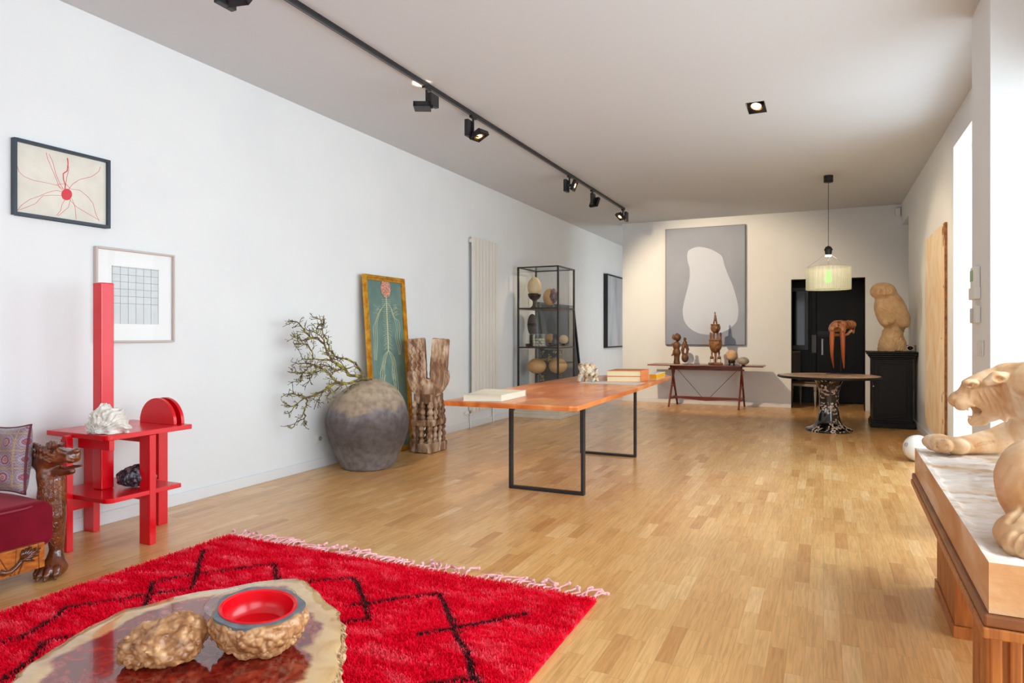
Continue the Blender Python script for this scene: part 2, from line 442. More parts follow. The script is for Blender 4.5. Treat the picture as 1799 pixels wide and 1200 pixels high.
fr = build('door_frame', G().box(-0.235, -0.20, YD - 0.075, YD - 0.01, 0, 2.55).box(-0.20, -0.125, YD - 0.06, YD - 0.012, 0, 2.55).box(-0.20, -0.11, YD - 0.07, YD - 0.055, 0.98, 1.27), M['black_paint'], parent=d, bevel=0.003)
build('lock_plate', G().box(-0.195, -0.12, YD - 0.078, YD - 0.07, 0.92, 1.25), simple('lock_grey', (120, 122, 118), .4), parent=d)
build('pull_handle', G().box(-0.035, 0.0, YD - 0.085, YD - 0.055, 0.88, 1.18), steel, parent=d, bevel=.004)
build('door_latch', G().box(-0.10, 0.10, YD - 0.08, YD - 0.055, 1.22, 1.32).tube([(-.1, YD - .09, 1.245), (.1, YD - .09, 1.245)], .006), M['black_metal'], parent=d, bevel=.006)
t = thing('wall_mirror', (-0.42, YD - 0.02, 0.98), 'dark mirror in a broad black frame inside the entrance recess', 'mirror')
build('mirror_frame', G().box(-.62, -.565, YD - .05, YD, .97, 2.13).box(-.315, -.25, YD - .05, YD, .97, 2.13).box(-.565, -.315, YD - .05, YD, .97, 1.06).box(-.565, -.315, YD - .05, YD, 2.06, 2.13), simple('satin_black', (52, 53, 58), .35), parent=t, world=True, bevel=.005)
build('mirror_glass', G().box(-.565, -.315, YD - .03, YD - .01, 1.06, 2.06), simple('dark_glass', (6, 6, 7), .08), parent=t, world=True)

# ================================================================= CEILING LIGHTS
TX = -3.0
t = thing('track_rail', (TX, 6.5, CZ), 'long black lighting track screwed to the ceiling', 'lighting track')
build('rail', G().box(TX - .018, TX + .018, 0.5, 10.90, CZ - .034, CZ), M['black_metal'], parent=t, world=True, bevel=.003)
build('conductor_slot', G().box(TX - .006, TX + .006, 0.52, 10.88, CZ - .0355, CZ - .034), simple('slot_dark', (90, 90, 92), .4), parent=t, world=True)

def spot(name, y, label, drv, head, aim, power, size=52, boxh=0.155, color=(1, .78, .52), glow=True, dz=0):
    """drv: offset of the gear box, head: offset of the lamp head from the track foot, aim: world point"""
    base = Vector((TX, y, CZ - .034)); t = thing(name, base, label, 'spotlight', 'black spotlights on the ceiling track')
    hp = Vector(head); dp = Vector(drv)
    build('track_adapter', G().box(-.016, .016, -.05, .05, -.022, 0).tube([(0, 0, -.02), (0, 0, hp.z + .02)], .011, 10), M['black_metal'], parent=t, bevel=.002)
    build('gear_box', G().box(dp.x - .02, dp.x + .02, dp.y - .062, dp.y + .062, dp.z - boxh / 2, dp.z + boxh / 2), M['black_metal'], parent=t, bevel=.003)
    ax = (Vector(aim) - (base + hp)).normalized(); q = ax.to_track_quat('Z', 'Y'); R = q.to_matrix()
    g = G(); g.bar((dp.x, dp.y, hp.z), hp, .02, .03)
    def ring(r0, r1, z0, z1, mi=0):
        n = 28; v = []
        for (r, z) in ((r0, z0), (r1, z0), (r1, z1), (r0, z1)):
            for j in range(n): a = 2 * math.pi * j / n; v.append(R @ Vector((r * math.cos(a), r * math.sin(a), z)) + hp)
        f = [(k * n + j, k * n + (j + 1) % n, ((k + 1) % 4) * n + (j + 1) % n, ((k + 1) % 4) * n + j) for k in range(4) for j in range(n)]
        return v, f
    # square head plate with a round opening
    s_ = .068
    for a, b in ((-1, 0), (1, 0), (0, -1), (0, 1)):
        hx = .008 if a else s_; hy = .008 if b else s_
        c = R @ Vector((a * (s_ - .008), b * (s_ - .008), 0)) + hp
        g.obox(c, (hx, hy, .02), R)
    g.add(*ring(.047, .056, -.02, .019)); g.obox(R @ Vector((0, 0, -.018)) + hp, (s_, s_, .003), R)
    build('lamp_head', g, M['black_metal'], parent=t, smooth=True, sharp=30)
    lg = G(); lg.add(*ring(.030, .046, .004, .012)); build('reflector', lg, simple('warm_reflector', (240, 190, 130), .15, metal=.8), parent=t, smooth=True)
    lg = G(); lg.tube([R @ Vector((0, 0, -.012)) + hp, R @ Vector((0, 0, .002)) + hp, R @ Vector((0, 0, .006)) + hp], [.028, .028, .012], 20)
    build('bulb', lg, M['lampglow'], parent=t, smooth=True)
    if power:
        l = bpy.data.lights.new('halogen', 'SPOT'); l.energy = power; l.color = color; l.spot_size = math.radians(size); l.spot_blend = .55; l.shadow_soft_size = .03
        lo = bpy.data.objects.new('halogen', l); COL.objects.link(lo); lo.parent = t; lo.location = hp + ax * .03; lo.rotation_euler = (-ax).to_track_quat('Z', 'Y').to_euler()
    return t
spot('track_spotlight', 2.76, 'black spotlight on the ceiling track, nearest to the camera at the top edge', (-.03, -.03, -.15), (.035, .02, -.165), (-3.7, 6.25, .25), 150, 34)
spot('track_spotlight', 4.78, 'black spotlight lying flat on the track, its bulb turned up to the ceiling', (.05, .02, -.11), (-.03, -.02, -.16), (-3.1, 4.9, 9), 10, boxh=.10)
spot('track_spotlight', 5.60, 'black spotlight tilted down on the track, second before the empty stretch', (-.03, -.02, -.12), (.05, .02, -.18), (-2.0, 5.4, .7), 90, 50)
spot('track_spotlight', 8.25, 'black spotlight with glowing ring, aimed right along the room, before the far pair', (-.03, -.03, -.13), (.055, .03, -.12), (1.1, 8.7, 1.5), 260, 42)
spot('track_spotlight', 9.20, 'black spotlight seen from behind, second from the far end of the track', (.02, -.03, -.13), (.03, .02, -.17), (-1.75, 12.35, 1.45), 460, 74)
spot('track_spotlight', 10.82, 'black spotlight at the far end of the track, glowing face to the camera', (.05, .03, -.12), (-.03, -.05, -.12), (-4.1, 9.5, 1.3), 90, 50)

dc = Vector((-.56, 6.5725, CZ))
t = thing('recessed_downlight', dc, 'square black recessed downlight glowing in the ceiling right of the track', 'downlight')
g = G()
hx_, hy_ = .0795, .167
g.box(-hx_, -hx_ + .003, -hy_, hy_, -.002, .14).box(hx_ - .003, hx_, -hy_, hy_, -.002, .14).box(-hx_ + .003, hx_ - .003, -hy_, -hy_ + .003, -.002, .14).box(-hx_ + .003, hx_ - .003, hy_ - .003, hy_, -.002, .14).box(-hx_ + .003, hx_ - .003, -hy_ + .003, hy_ - .003, .135, .14)
build('housing', g, M['black_metal'], parent=t)
Rt = Matrix.Rotation(math.radians(-22), 3, 'X') @ Matrix.Rotation(math.radians(8), 3, 'Y')
g = G(); n = 32; v = []
for (r, z) in ((.045, -.008), (.060, -.008), (.060, .03), (.045, .03)):
    for j in range(n): a = 2 * math.pi * j / n; v.append(Rt @ Vector((r * math.cos(a), r * math.sin(a), z)) + Vector((0, -.02, .012)))
g.add(v, [(k * n + j, k * n + (j + 1) % n, ((k + 1) % 4) * n + (j + 1) % n, ((k + 1) % 4) * n + j) for k in range(4) for j in range(n)])
build('lamp_ring', g, simple('bronze_ring', (120, 84, 44), .25, metal=.8), parent=t, smooth=True)
g = G(); g.tube([Rt @ Vector((0, 0, .012)) + Vector((0, -.02, .012)), Rt @ Vector((0, 0, -.008)) + Vector((0, -.02, .012))], [.044, .04], 24)
build('bulb', g, emit('bright_halogen', (1, .88, .66), 40), parent=t, smooth=True)
l = bpy.data.lights.new('halogen', 'SPOT'); l.energy = 160; l.color = (1, .8, .55); l.spot_size = math.radians(75); l.spot_blend = .8; l.shadow_soft_size = .04
lo = bpy.data.objects.new('halogen', l); COL.objects.link(lo); lo.parent = t; lo.location = (0, -.02, -.012); lo.rotation_euler = (-(Vector((1.1, 9.0, 1.5)) - dc)).to_track_quat('Z', 'Y').to_euler()

# pendant lamp over the marble table
PX_, PY_ = .06, 9.80
t = thing('pendant_lamp', (PX_, PY_, CZ), 'pendant lamp with a pale pleated drum shade above the round marble table', 'lamp')
build('canopy', G().lathe([(.058, 0), (.058, -.085), (.05, -.09)], n=32), M['black_metal'], parent=t, smooth=True)
build('cord', G().tube([(0, 0, -.09), (0, 0, -.93)], .0035, 6), M['black_metal'], parent=t)
build('socket', G().lathe([(.008, -.925), (.035, -.94), (.045, -.96), (.053, -.975), (.053, -.985), (.044, -.988), (.042, -1.02), (.036, -1.045)], n=28), M['black_metal'], parent=t, smooth=True)
build('bulb', G().lathe([(.030, -1.045), (.040, -1.05), (.036, -1.066), (.0, -1.072)], n=24), emit('pendant_bulb', (1, .9, .75), 9), parent=t, smooth=True)
zs0, zs1, rs = -1.50, -1.21, .272
n = 144; v = []
for (dr, z) in ((0, zs0), (0, zs1), (-.004, zs1), (-.004, zs0)):
    for j in range(n):
        a = 2 * math.pi * j / n; r = rs + dr + .0022 * (j % 2); v.append((r * math.cos(a), r * math.sin(a), z))
g = G().add(v, [(k * n + j, k * n + (j + 1) % n, ((k + 1) % 4) * n + (j + 1) % n, ((k + 1) % 4) * n + j) for k in range(4) for j in range(n)])
sm = N('cream_string_shade'); sm.col(sm.ramp(sm.noise(40, 2, (1, 1, .02)), [(.35, lin((222, 222, 196))), (.65, lin((240, 240, 224)))])); sm.set(rough=.3, sss=0)
tr = sm.n('ShaderNodeBsdfTransparent'); mx = sm.n('ShaderNodeMixShader'); mx.inputs[0].default_value = .48
sm.l(sm.b.outputs[0], mx.inputs[1]); sm.l(tr.outputs[0], mx.inputs[2]); sm.l(mx.outputs[0], sm.out.inputs[0])
sh = build('lamp_shade', g, sm.m, parent=t)
prm = simple('pale_ring', (222, 216, 188), .3)
for z in (zs0, zs1):
    pts = [(rs * math.cos(a), rs * math.sin(a), z) for a in np.linspace(0, 2 * math.pi, 61)]
    build('shade_ring', G().tube(pts, .0032, 6, caps=False), prm, parent=sh)
g = G()
for a in (200, 320, 80):
    a = math.radians(a); g.tube([(.035 * math.cos(a), .035 * math.sin(a), -1.04), (rs * math.cos(a), rs * math.sin(a), zs1)], .0016, 5)
build('suspension_wire', g, simple('thin_wire', (110, 104, 96), .4), parent=t)
g = G(); g.lathe([(.012, -1.245), (.022, -1.25), (.026, -1.27), (.034, -1.31), (.045, -1.345), (.047, -1.37), (.036, -1.40), (.014, -1.415), (0, -1.417)], n=28)
gm = N('green_glass'); gm.col(lin((60, 235, 40))); gm.set(rough=.1, trans=.4, ecol=(.1, 1, .05, 1), estr=1.1)
build('green_bulb', g, gm.m, parent=t, smooth=True)
build('bulb_stem', G().tube([(0, 0, -1.07), (0, 0, -1.25)], .002, 5), M['black_metal'], parent=t)
l = bpy.data.lights.new('pendant_light', 'POINT'); l.energy = 6; l.color = (1, .85, .65); l.shadow_soft_size = .04
lo = bpy.data.objects.new('pendant_light', l); COL.objects.link(lo); lo.parent = t; lo.location = (0, 0, -1.11)

# ================================================================= RUG AND COFFEE TABLE
pile = N('red_wool_pile')
pile.col(pile.ramp(pile.noise(5.0, 5, (1, 2.6, 1), dist=.8), [(.34, lin((236, 8, 44))), (.52, lin((250, 22, 58))), (.68, lin((255, 88, 108)))]))
pile.set(rough=.95, spec=.05)
pdark = simple('dark_wool_pile', (52, 14, 18), .95, (74, 22, 24), 60)
RX0, RX1, RY0, RY1 = -3.36, -0.97, -0.6, 3.05
rug = thing('rug', (-2.2, 1.2, 0), 'shaggy red wool rug with thin dark zigzag lines and a pale pink fringe', 'rug')
LINES = [[(-3.34, 1.30), (-3.026, 1.596), (-2.988, 1.658), (-3.01, 1.72), (-3.066, 1.843), (-3.131, 1.922), (-3.017, 2.069), (-2.866, 2.262), (-2.807, 2.329), (-2.95, 2.47), (-3.238, 2.76)],
 [(-2.76, 2.02), (-2.829, 2.098), (-2.966, 2.224), (-3.055, 2.303), (-3.02, 2.383), (-2.885, 2.555), (-2.703, 2.765), (-2.541, 2.614), (-2.4, 2.5)],
 [(-2.60, 1.30), (-2.678, 1.413), (-2.749, 1.562), (-2.868, 1.675), (-2.814, 1.751)],
 [(-2.373, 2.62), (-2.318, 2.674), (-2.184, 2.771), (-2.106, 2.712), (-1.947, 2.558), (-1.807, 2.407), (-1.893, 2.317), (-1.95, 2.24)],
 [(-1.98, 2.48), (-1.898, 2.558), (-1.821, 2.653), (-1.679, 2.78), (-1.585, 2.674), (-1.467, 2.539), (-1.383, 2.426), (-1.268, 2.314), (-1.151, 2.152), (-1.265, 2.055), (-1.38, 1.94)],
 [(-1.532, 2.368), (-1.434, 2.467), (-1.365, 2.542), (-1.282, 2.651), (-1.202, 2.747)],
 [(-1.151, 2.152), (-1.04, 2.05)]]
def dline(P):
    b = np.full(len(P), 9.0)
    for L in LINES:
        for i in range(len(L) - 1):
            a = np.array(L[i]); c = np.array(L[i + 1]); e = c - a
            h = np.clip(((P - a) @ e) / (e @ e), 0, 1); b = np.minimum(b, np.sqrt(((P - a - h[:, None] * e) ** 2).sum(1)))
    return b
nx, ny = 120, 180
xs = np.linspace(RX0, RX1, nx); ys = np.linspace(RY0, RY1, ny)
gx, gy = np.meshgrid(xs, ys, indexing='ij'); Pf = np.stack([gx.ravel(), gy.ravel()], 1)
hz = .012 + .003 * fbm(np.c_[Pf, np.zeros(len(Pf))], 4, 2)
edge = np.minimum.reduce([Pf[:, 0] - RX0, RX1 - Pf[:, 0], RY1 - Pf[:, 1], Pf[:, 1] - RY0]); hz = np.where(edge < .001, .002, hz)
g = G(); g.v = [tuple(p) for p in np.c_[Pf, hz]]
dm = dline(Pf)
for i in range(nx - 1):
    for j in range(ny - 1):
        q = i * ny + j; g.f.append((q, q + ny, q + ny + 1, q + 1)); g.m.append(1 if dm[q] < .014 else 0)
build('rug_backing', g, [pile.m, pdark], parent=rug, world=True, smooth=True, sharp=0, recalc=False)
# tufts: bent blades of wool over the part of the rug that lies in view
rs_ = np.random.RandomState(11); nb = 150000
bxy = np.c_[rs_.uniform(RX0, RX1, nb), rs_.uniform(.95, RY1, nb)]
dl = dline(bxy) + rs_.normal(0, .003, nb); isd = dl < .0115
hgt = rs_.uniform(.010, .020, nb); ang = rs_.uniform(0, 2 * math.pi, nb)
lean = np.c_[np.cos(ang), np.sin(ang)] * rs_.uniform(.004, .016, nb)[:, None] + np.array([.004, -.006])
wd = np.c_[-np.sin(ang), np.cos(ang)] * rs_.uniform(.0014, .0026, nb)[:, None]
b0 = np.c_[bxy - wd, np.full(nb, .008)]; b1 = np.c_[bxy + wd, np.full(nb, .008)]
t1 = np.c_[bxy + lean + wd * .7, .010 + hgt]; t0 = np.c_[bxy + lean - wd * .7, .010 + hgt]
V = np.stack([b0, b1, t1, t0], 1).reshape(-1, 3) - np.array(rug.location)
me = bpy.data.meshes.new('rug_pile'); me.vertices.add(nb * 4); me.vertices.foreach_set('co', V.ravel())
me.loops.add(nb * 4); me.loops.foreach_set('vertex_index', np.arange(nb * 4)); me.polygons.add(nb)
me.polygons.foreach_set('loop_start', np.arange(0, nb * 4, 4)); me.polygons.foreach_set('loop_total', np.full(nb, 4))
me.materials.append(pile.m); me.materials.append(pdark); me.polygons.foreach_set('material_index', isd.astype(int)); me.update(calc_edges=True)
o = bpy.data.objects.new('rug_pile', me); COL.objects.link(o); o.parent = rug; o['kind'] = 'stuff'
# fringe
pink = simple('pink_wool_yarn', (236, 160, 164), .9, (246, 200, 198), 30)
g = G(); rr = random.Random(4); x = RX0 + .02
while x < RX1:
    L = rr.uniform(.06, .12); a = rr.uniform(-.6, .9); p = [(x, RY1 - .01, .012)]
    for k in range(1, 6):
        p.append((x + a * L * k / 5 + rr.uniform(-.006, .006), RY1 + L * k / 5, .012 + .012 * math.sin(k * 1.1 + x * 9) * .5 + .004)); a += rr.uniform(-.35, .35)
    g.tube(p, [.006, .0055, .0055, .0052, .0052, .009], 6)
    if rr.random() < .7: g.ball(p[-1], (.013, .013, .010), 6)
    x += rr.uniform(.022, .040)
o = build('fringe', g, pink, parent=rug, world=True, smooth=True, sharp=0, recalc=False); o['kind'] = 'stuff'

# coffee table: a live-edge burl slab
TZ = .385; k_ = (H - TZ) / (H - .35)
slab = [(-1.95, 1.053), (-1.974, 1.095), (-2.018, 1.163), (-2.063, 1.268), (-2.097, 1.352), (-2.111, 1.475), (-2.088, 1.532), (-2.051, 1.636), (-1.978, 1.752), (-1.916, 1.854), (-1.84, 1.928), (-1.753, 1.942), (-1.66, 1.89), (-1.57, 1.837), (-1.471, 1.772), (-1.357, 1.655), (-1.257, 1.531), (-1.183, 1.415), (-1.10, 1.25), (-1.04, 1.05), (-1.05, .86), (-1.12, .70), (-1.25, .60), (-1.42, .57), (-1.60, .62), (-1.76, .74), (-1.88, .90)]
slab = [(a * k_, b * k_) for a, b in slab]
def smooth_poly(P, m=4):
    n = len(P); out = []
    for i in range(n):
        p0, p1, p2, p3 = [np.array(P[(i + k) % n], float) for k in (-1, 0, 1, 2)]
        for j in range(m):
            t = j / m; out.append(tuple(.5 * ((2 * p1) + (-p0 + p2) * t + (2 * p0 - 5 * p1 + 4 * p2 - p3) * t * t + (-p0 + 3 * p1 - 3 * p2 + p3) * t ** 3)))
    return out
sp_ = smooth_poly(slab, 8); rr = random.Random(2)
cen = np.mean(np.array(sp_), 0)
ct = thing('coffee_table', (cen[0], cen[1], 0.0), 'low coffee table with polished red-brown burl top and pale live edge on the rug', 'table')
n = len(sp_); g = G(); v = []
nz = fbm(np.c_[np.array(sp_), np.zeros(n)], 14, 3)
ring_s = []
for i, p in enumerate(sp_):
    d = np.array(p) - cen; d = d / np.linalg.norm(d); ring_s.append((np.array(p) + d * .010 * nz[i], d))
rr_ = np.random.RandomState(8)
# top rings: distance to the edge is baked as geometry (dark heart / pale sapwood / bark are real zones of the wood)
lev = [1.0, .985, .0]
prof = [(-.42, 0), (-.30, 0), (-.19, 0), (-.12, 0), (-.06, 0), (-.012, 0), (0, -.006)]
rows = []
heart = fbm(np.c_[np.array([q for q, _ in ring_s]), np.zeros(n)], 6, 4)
for off, dz in prof:
    rows.append([(q[0] + d[0] * off, q[1] + d[1] * off, TZ + dz) for q, d in ring_s])
for dz, o_ in ((-.018, .012), (-.034, .004), (-.052, .012), (-.068, -.004), (-.085, -.03)):
    rows.append([(q[0] + d[0] * (o_ + rr_.uniform(-.007, .009)), q[1] + d[1] * (o_ + rr_.uniform(-.007, .009)), TZ + dz + rr_.uniform(-.003, .003)) for q, d in ring_s])
topn = len(prof)
vt = [p for r in rows[:topn] for p in r]; ft = []
for r in range(topn - 1):
    for i in range(n): ft.append((r * n + i, r * n + (i + 1) % n, (r + 1) * n + (i + 1) % n, (r + 1) * n + i))
ft.append(tuple(range(n)))
G1 = G().add(vt, ft)
burl = N('polished_burl')
vc = burl.n('ShaderNodeAttribute', attribute_name='edge_distance')
hn = burl.noise(7, 4, dist=.5); hn2 = burl.noise(26, 3)
dd = burl.math('ADD', vc.outputs['Fac'], burl.math('MULTIPLY', burl.math('SUBTRACT', hn, .5), .16))
heartc = burl.ramp(burl.noise(16, 6, dist=1.6), [(.3, lin((86, 14, 14))), (.5, lin((130, 26, 20))), (.7, lin((166, 54, 32)))])
sapc = burl.ramp(burl.noise(9, 5, dist=.8), [(.3, lin((186, 140, 86))), (.6, lin((214, 176, 122)))])
dk = burl.ramp(dd, [(.070, (0, 0, 0, 1)), (.088, (1, 1, 1, 1))])
burl.col(burl.mix(dk, sapc, heartc)); burl.set(rough=.10, coat=.55, coatr=.03)
burl.bump(burl.noise(14, 3), .06, .004)
top = build('table_top', G1, burl.m, parent=ct, world=True, smooth=True, sharp=60)
att = top.data.attributes.new('edge_distance', 'FLOAT', 'POINT')
poly_np = np.array([q for q, _ in ring_s])
def edist(P):
    b = np.full(len(P), 9.0)
    for i in range(n):
        a = poly_np[i]; c = poly_np[(i + 1) % n]; e = c - a
        h = np.clip(((P - a) @ e) / (e @ e + 1e-12), 0, 1); b = np.minimum(b, np.sqrt(((P - a - h[:, None] * e) ** 2).sum(1)))
    return b
co = np.array([tuple(vv.co) for vv in top.data.vertices])[:, :2] + np.array(ct.location)[:2]
att.data.foreach_set('value', edist(co).astype(np.float32))
vb = [p for r in rows[topn - 1:] for p in r]; k2 = len(rows) - topn + 1; fb = []
for r in range(k2 - 1):
    for i in range(n): fb.append((r * n + i, r * n + (i + 1) % n, (r + 1) * n + (i + 1) % n, (r + 1) * n + i))
fb.append(tuple((k2 - 1) * n + i for i in range(n)))
bark = N('rough_bark'); bark.col(bark.ramp(bark.voro(90), [(.1, lin((70, 44, 26))), (.4, lin((150, 108, 68))), (.8, lin((206, 176, 136)))])); bark.set(rough=.35); bark.bump(bark.noise(70, 4), .9, .006)
build('bark_edge', G().add(vb, fb), bark.m, parent=ct, world=True, smooth=False)
def trunk(P):
    d = chain(P, [(cen[0], cen[1], .29), (cen[0] + .01, cen[1], .2), (cen[0] - .02, cen[1] + .02, .05)], [.30, .17, .22], .06)
    for a in (20, 110, 200, 300):
        a = math.radians(a); d = smin(d, cap(P, (cen[0], cen[1], .16), (cen[0] + .36 * math.cos(a), cen[1] + .36 * math.sin(a), .06), .09, .05), .06)
    d = near(d, P, lambda Q: .012 * fbm(Q, 14, 2)); return smax(np.maximum(d, P[:, 2] - .30), .032 - P[:, 2], .004)
sculpt('root_base', trunk, (cen[0] - .5, cen[1] - .5, 0), (cen[0] + .5, cen[1] + .5, .32), .014, bark.m, parent=ct, world=True)

# gnarled brown stones on the coffee table
rockm = N('golden_brown_stone'); rockm.col(rockm.ramp(rockm.noise(30, 5), [(.3, lin((116, 70, 38))), (.5, lin((168, 116, 72))), (.72, lin((212, 168, 120)))])); rockm.set(rough=.36, spec=.6)
rockm.bump(rockm.voro(60, 'SMOOTH_F1'), .6, .006)
c1 = pd(290, 1140, 1.80); c1[2] = TZ + .052
E1 = (0, 0, 8)
def lid(P):
    L = (P - c1) @ np.array(Matrix.Rotation(TH, 3, 'Z'))     # to camera-aligned axes
    d = ell(L, (0.004, 0, .004), (.098, .080, .058)); d = smin(d, ell(L, (.038, .01, .028), (.055, .052, .040)), .03); d = smin(d, ell(L, (-.07, -.012, -.02), (.045, .05, .030)), .03)
    d = near(d, P, lambda Q: .013 * (worley(Q * 62) ** 2 - .28) + .009 * fbm(Q, 24, 4), .04)
    return smax(d, (TZ + .001) - P[:, 2], .003)
t = sculpt('rough_stone', lid, c1 - .15, c1 + .15, .0029, rockm.m, loc=(c1[0], c1[1], TZ), world=True)
tag(t, 'knobbly golden-brown stone lying left of the red-lined bowl on the coffee table', 'stone')
c2 = pd(452, 1098, 1.86); rim = pd(454, 1067, 1.88)
bw = thing('stone_bowl', (rim[0], rim[1], TZ), 'knobbly brown stone bowl with a flat grey rim and red lacquered inside', 'bowl')
Rcam = np.array(Matrix.Rotation(TH, 3, 'Z'))
TB = np.array(Euler((math.radians(5), math.radians(4), 0)).to_matrix())
def bowl(P):
    L = (P - rim) @ Rcam
    hgt = rim[2] - TZ
    d = ell(L, (0, 0, -.035), (.128, .120, .092)); d = smin(d, ell(L, (.045, .0, -.080), (.045, .055, .04)), .03)
    d = near(d, P, lambda Q: .013 * (worley(Q * 62) ** 2 - .28) + .008 * fbm(Q, 24, 4), .04)
    T = L @ TB
    d = smax(d, T[:, 2], .002); hole = np.maximum(np.sqrt((T[:, 0] / 1.08) ** 2 + T[:, 1] ** 2) - .0905, -T[:, 2] - .062)
    return smax(np.maximum(d, -hole), (TZ + .001) - P[:, 2], .003)
sculpt('bowl_body', bowl, rim - .16, rim + (.16, .16, .02), .0029, rockm.m, parent=bw, world=True)
def onrim(g_):
    vv = np.array(g_.v) @ TB.T @ Rcam.T + rim; g_.v = [tuple(p) for p in vv]; return g_
n = 64; ro = []
for j in range(n):
    a = 2 * math.pi * j / n; r = .114 + .005 * math.sin(3 * a + 1) + .004 * math.sin(7 * a)
    ro.append((r * math.cos(a) * 1.04, r * math.sin(a)))
v = [(x_, y_, .0035) for x_, y_ in ro] + [(.0955 * math.cos(2 * math.pi * j / n) * 1.08, .0955 * math.sin(2 * math.pi * j / n), .0035) for j in range(n)] + [(x_ * .985, y_ * .985, -.006) for x_, y_ in ro] + [(.0955 * math.cos(2 * math.pi * j / n) * 1.08, .0955 * math.sin(2 * math.pi * j / n), -.006) for j in range(n)]
f = [(j, (j + 1) % n, n + (j + 1) % n, n + j) for j in range(n)] + [(2 * n + j, 2 * n + (j + 1) % n, (j + 1) % n, j) for j in range(n)] + [(n + j, n + (j + 1) % n, 3 * n + (j + 1) % n, 3 * n + j) for j in range(n)]
build('stone_rim', onrim(G().add(v, f)), simple('polished_grey_slate', (84, 92, 98), .25, (104, 112, 118), 30), parent=bw, world=True, smooth=True, sharp=40)
liner = G().lathe([(0, -.0600), (.078, -.058), (.0905, -.045), (.096, -.02), (.0975, .006), (.094, .007), (.088, .003), (.085, -.018), (.080, -.040), (.068, -.052), (0, -.055)], n=64, sx=1.08)
build('red_liner', onrim(liner), M['red'], parent=bw, world=True, smooth=True, sharp=40)
gp = pz(441, 1061, TZ + .004)
g = G().lathe([(.0, .001), (.06, .001), (.132, .004), (.140, .010), (.142, .013), (.138, .012), (.130, .008), (.06, .005), (0, .005)], n=56)
t = build('glass_plate', g, M['glass'], loc=(gp[0], gp[1], TZ + .001), smooth=True, sharp=0); tag(t, 'clear round glass plate behind the stone bowl on the coffee table', 'plate')

# ================================================================= RED TABLE WITH POST
rt = thing('side_table', (-3.94, 2.75, 0), 'red lacquered side table with a tall square post and pinwheel legs, against the left wall', 'table')
def rpoly(x0, x1, y0, y1, rad):
    """rectangle with rounded corners; rad for (x0y0, x1y0, x1y1, x0y1)"""
    P = []
    for (cx_, cy_, a0), r in zip(((x0, y0, 180), (x1, y0, 270), (x1, y1, 0), (x0, y1, 90)), rad):
        if r == 0: P.append((cx_, cy_)); continue
        ccx = cx_ + (r if cx_ == x0 else -r); ccy = cy_ + (r if cy_ == y0 else -r)
        for k in range(7): a = math.radians(a0 + 90 * k / 6); P.append((ccx + r * math.cos(a), ccy + r * math.sin(a)))
    return P
R_ = M['red']
build('table_top', G().prism(rpoly(-4.22, -3.66, 2.476, 3.034, (0, .04, 0, 0)), .66, .69), R_, parent=rt, world=True, bevel=.003)
build('lower_shelf', G().prism(rpoly(-4.20, -3.66, 2.476, 2.955, (0, .04, 0, 0)), .303, .33), R_, parent=rt, world=True, bevel=.003)
build('post', G().box(-4.0, -3.918, 2.612, 2.692, .331, 1.575), R_, parent=rt, world=True, bevel=.006)
def leg(x0, x1, y0, y1, z1, knob=None):
    g = G().box(x0, x1, y0, y1, 0, z1); return g
build('leg', leg(-4.022, -3.962, 2.436, 2.474, .655), R_, parent=rt, world=True, bevel=.003)
build('leg', leg(-3.750, -3.657, 2.735, 2.778, .659), R_, parent=rt, world=True, bevel=.003)
build('leg', leg(-4.014, -3.974, 3.037, 3.105, .655), R_, parent=rt, world=True, bevel=.003)
build('leg', leg(-4.318, -4.222, 2.762, 2.806, .655), R_, parent=rt, world=True, bevel=.003)
build('leg_knob', G().prism([(-4.010 + .022 * math.cos(a) + .022, .655 + .022 * math.sin(a)) for a in np.linspace(0, math.pi, 12)], 2.436, 2.474, 'y'), R_, parent=rt, world=True, bevel=.002)
build('rail', G().box(-3.962, -3.68, 2.50, 2.53, .60, .66), R_, parent=rt, world=True, bevel=.002)
build('rail', G().box(-4.20, -3.752, 2.79, 2.82, .60, .66), R_, parent=rt, world=True, bevel=.002)
build('rail', G().box(-4.016, -3.97, 2.476, 2.60, .235, .303), R_, parent=rt, world=True, bevel=.002)
build('rail', G().box(-4.20, -3.752, 2.79, 2.82, .245, .303), R_, parent=rt, world=True, bevel=.002)
build('rail', G().box(-3.996, -3.974, 2.97, 3.037, .25, .31), R_, parent=rt, world=True, bevel=.002)
def half(X0, yc, r, w):
    P = [(yc - r, .69), (yc + r, .69)] + [(yc + r * math.cos(a), .70 + r * math.sin(a)) for a in np.linspace(0, math.pi, 30)]
    return P
# half-round fins standing on the right end of the top, parallel to the long side
for y0, xc in ((2.915, -3.87), (2.985, -3.90)):
    P = [(xc - .10, .69), (xc + .10, .69)] + [(xc + .10 * math.cos(a), .705 + .10 * math.sin(a)) for a in np.linspace(0, math.pi, 30)]
    P = [P[0], P[1]] + P[2:]
    pass
fa = [pz(251, 741, .69), pz(311, 746, .69)]
for dy, h_ in ((0, .160), (.055, .160)):
    x0, x1 = -4.048, -3.726
    xc = (x0 + x1) / 2; r = (x1 - x0) / 2
    P = [(xc - r, .6905), (xc + r, .6905)] + [(xc + r * math.cos(a), .6905 + h_ * .04 + h_ * .98 * math.sin(a)) for a in np.linspace(0, math.pi, 34)]
    build('half_round_fin', G().prism(P, 2.955 + dy, 2.977 + dy, 'y'), R_, parent=rt, world=True, bevel=.002)

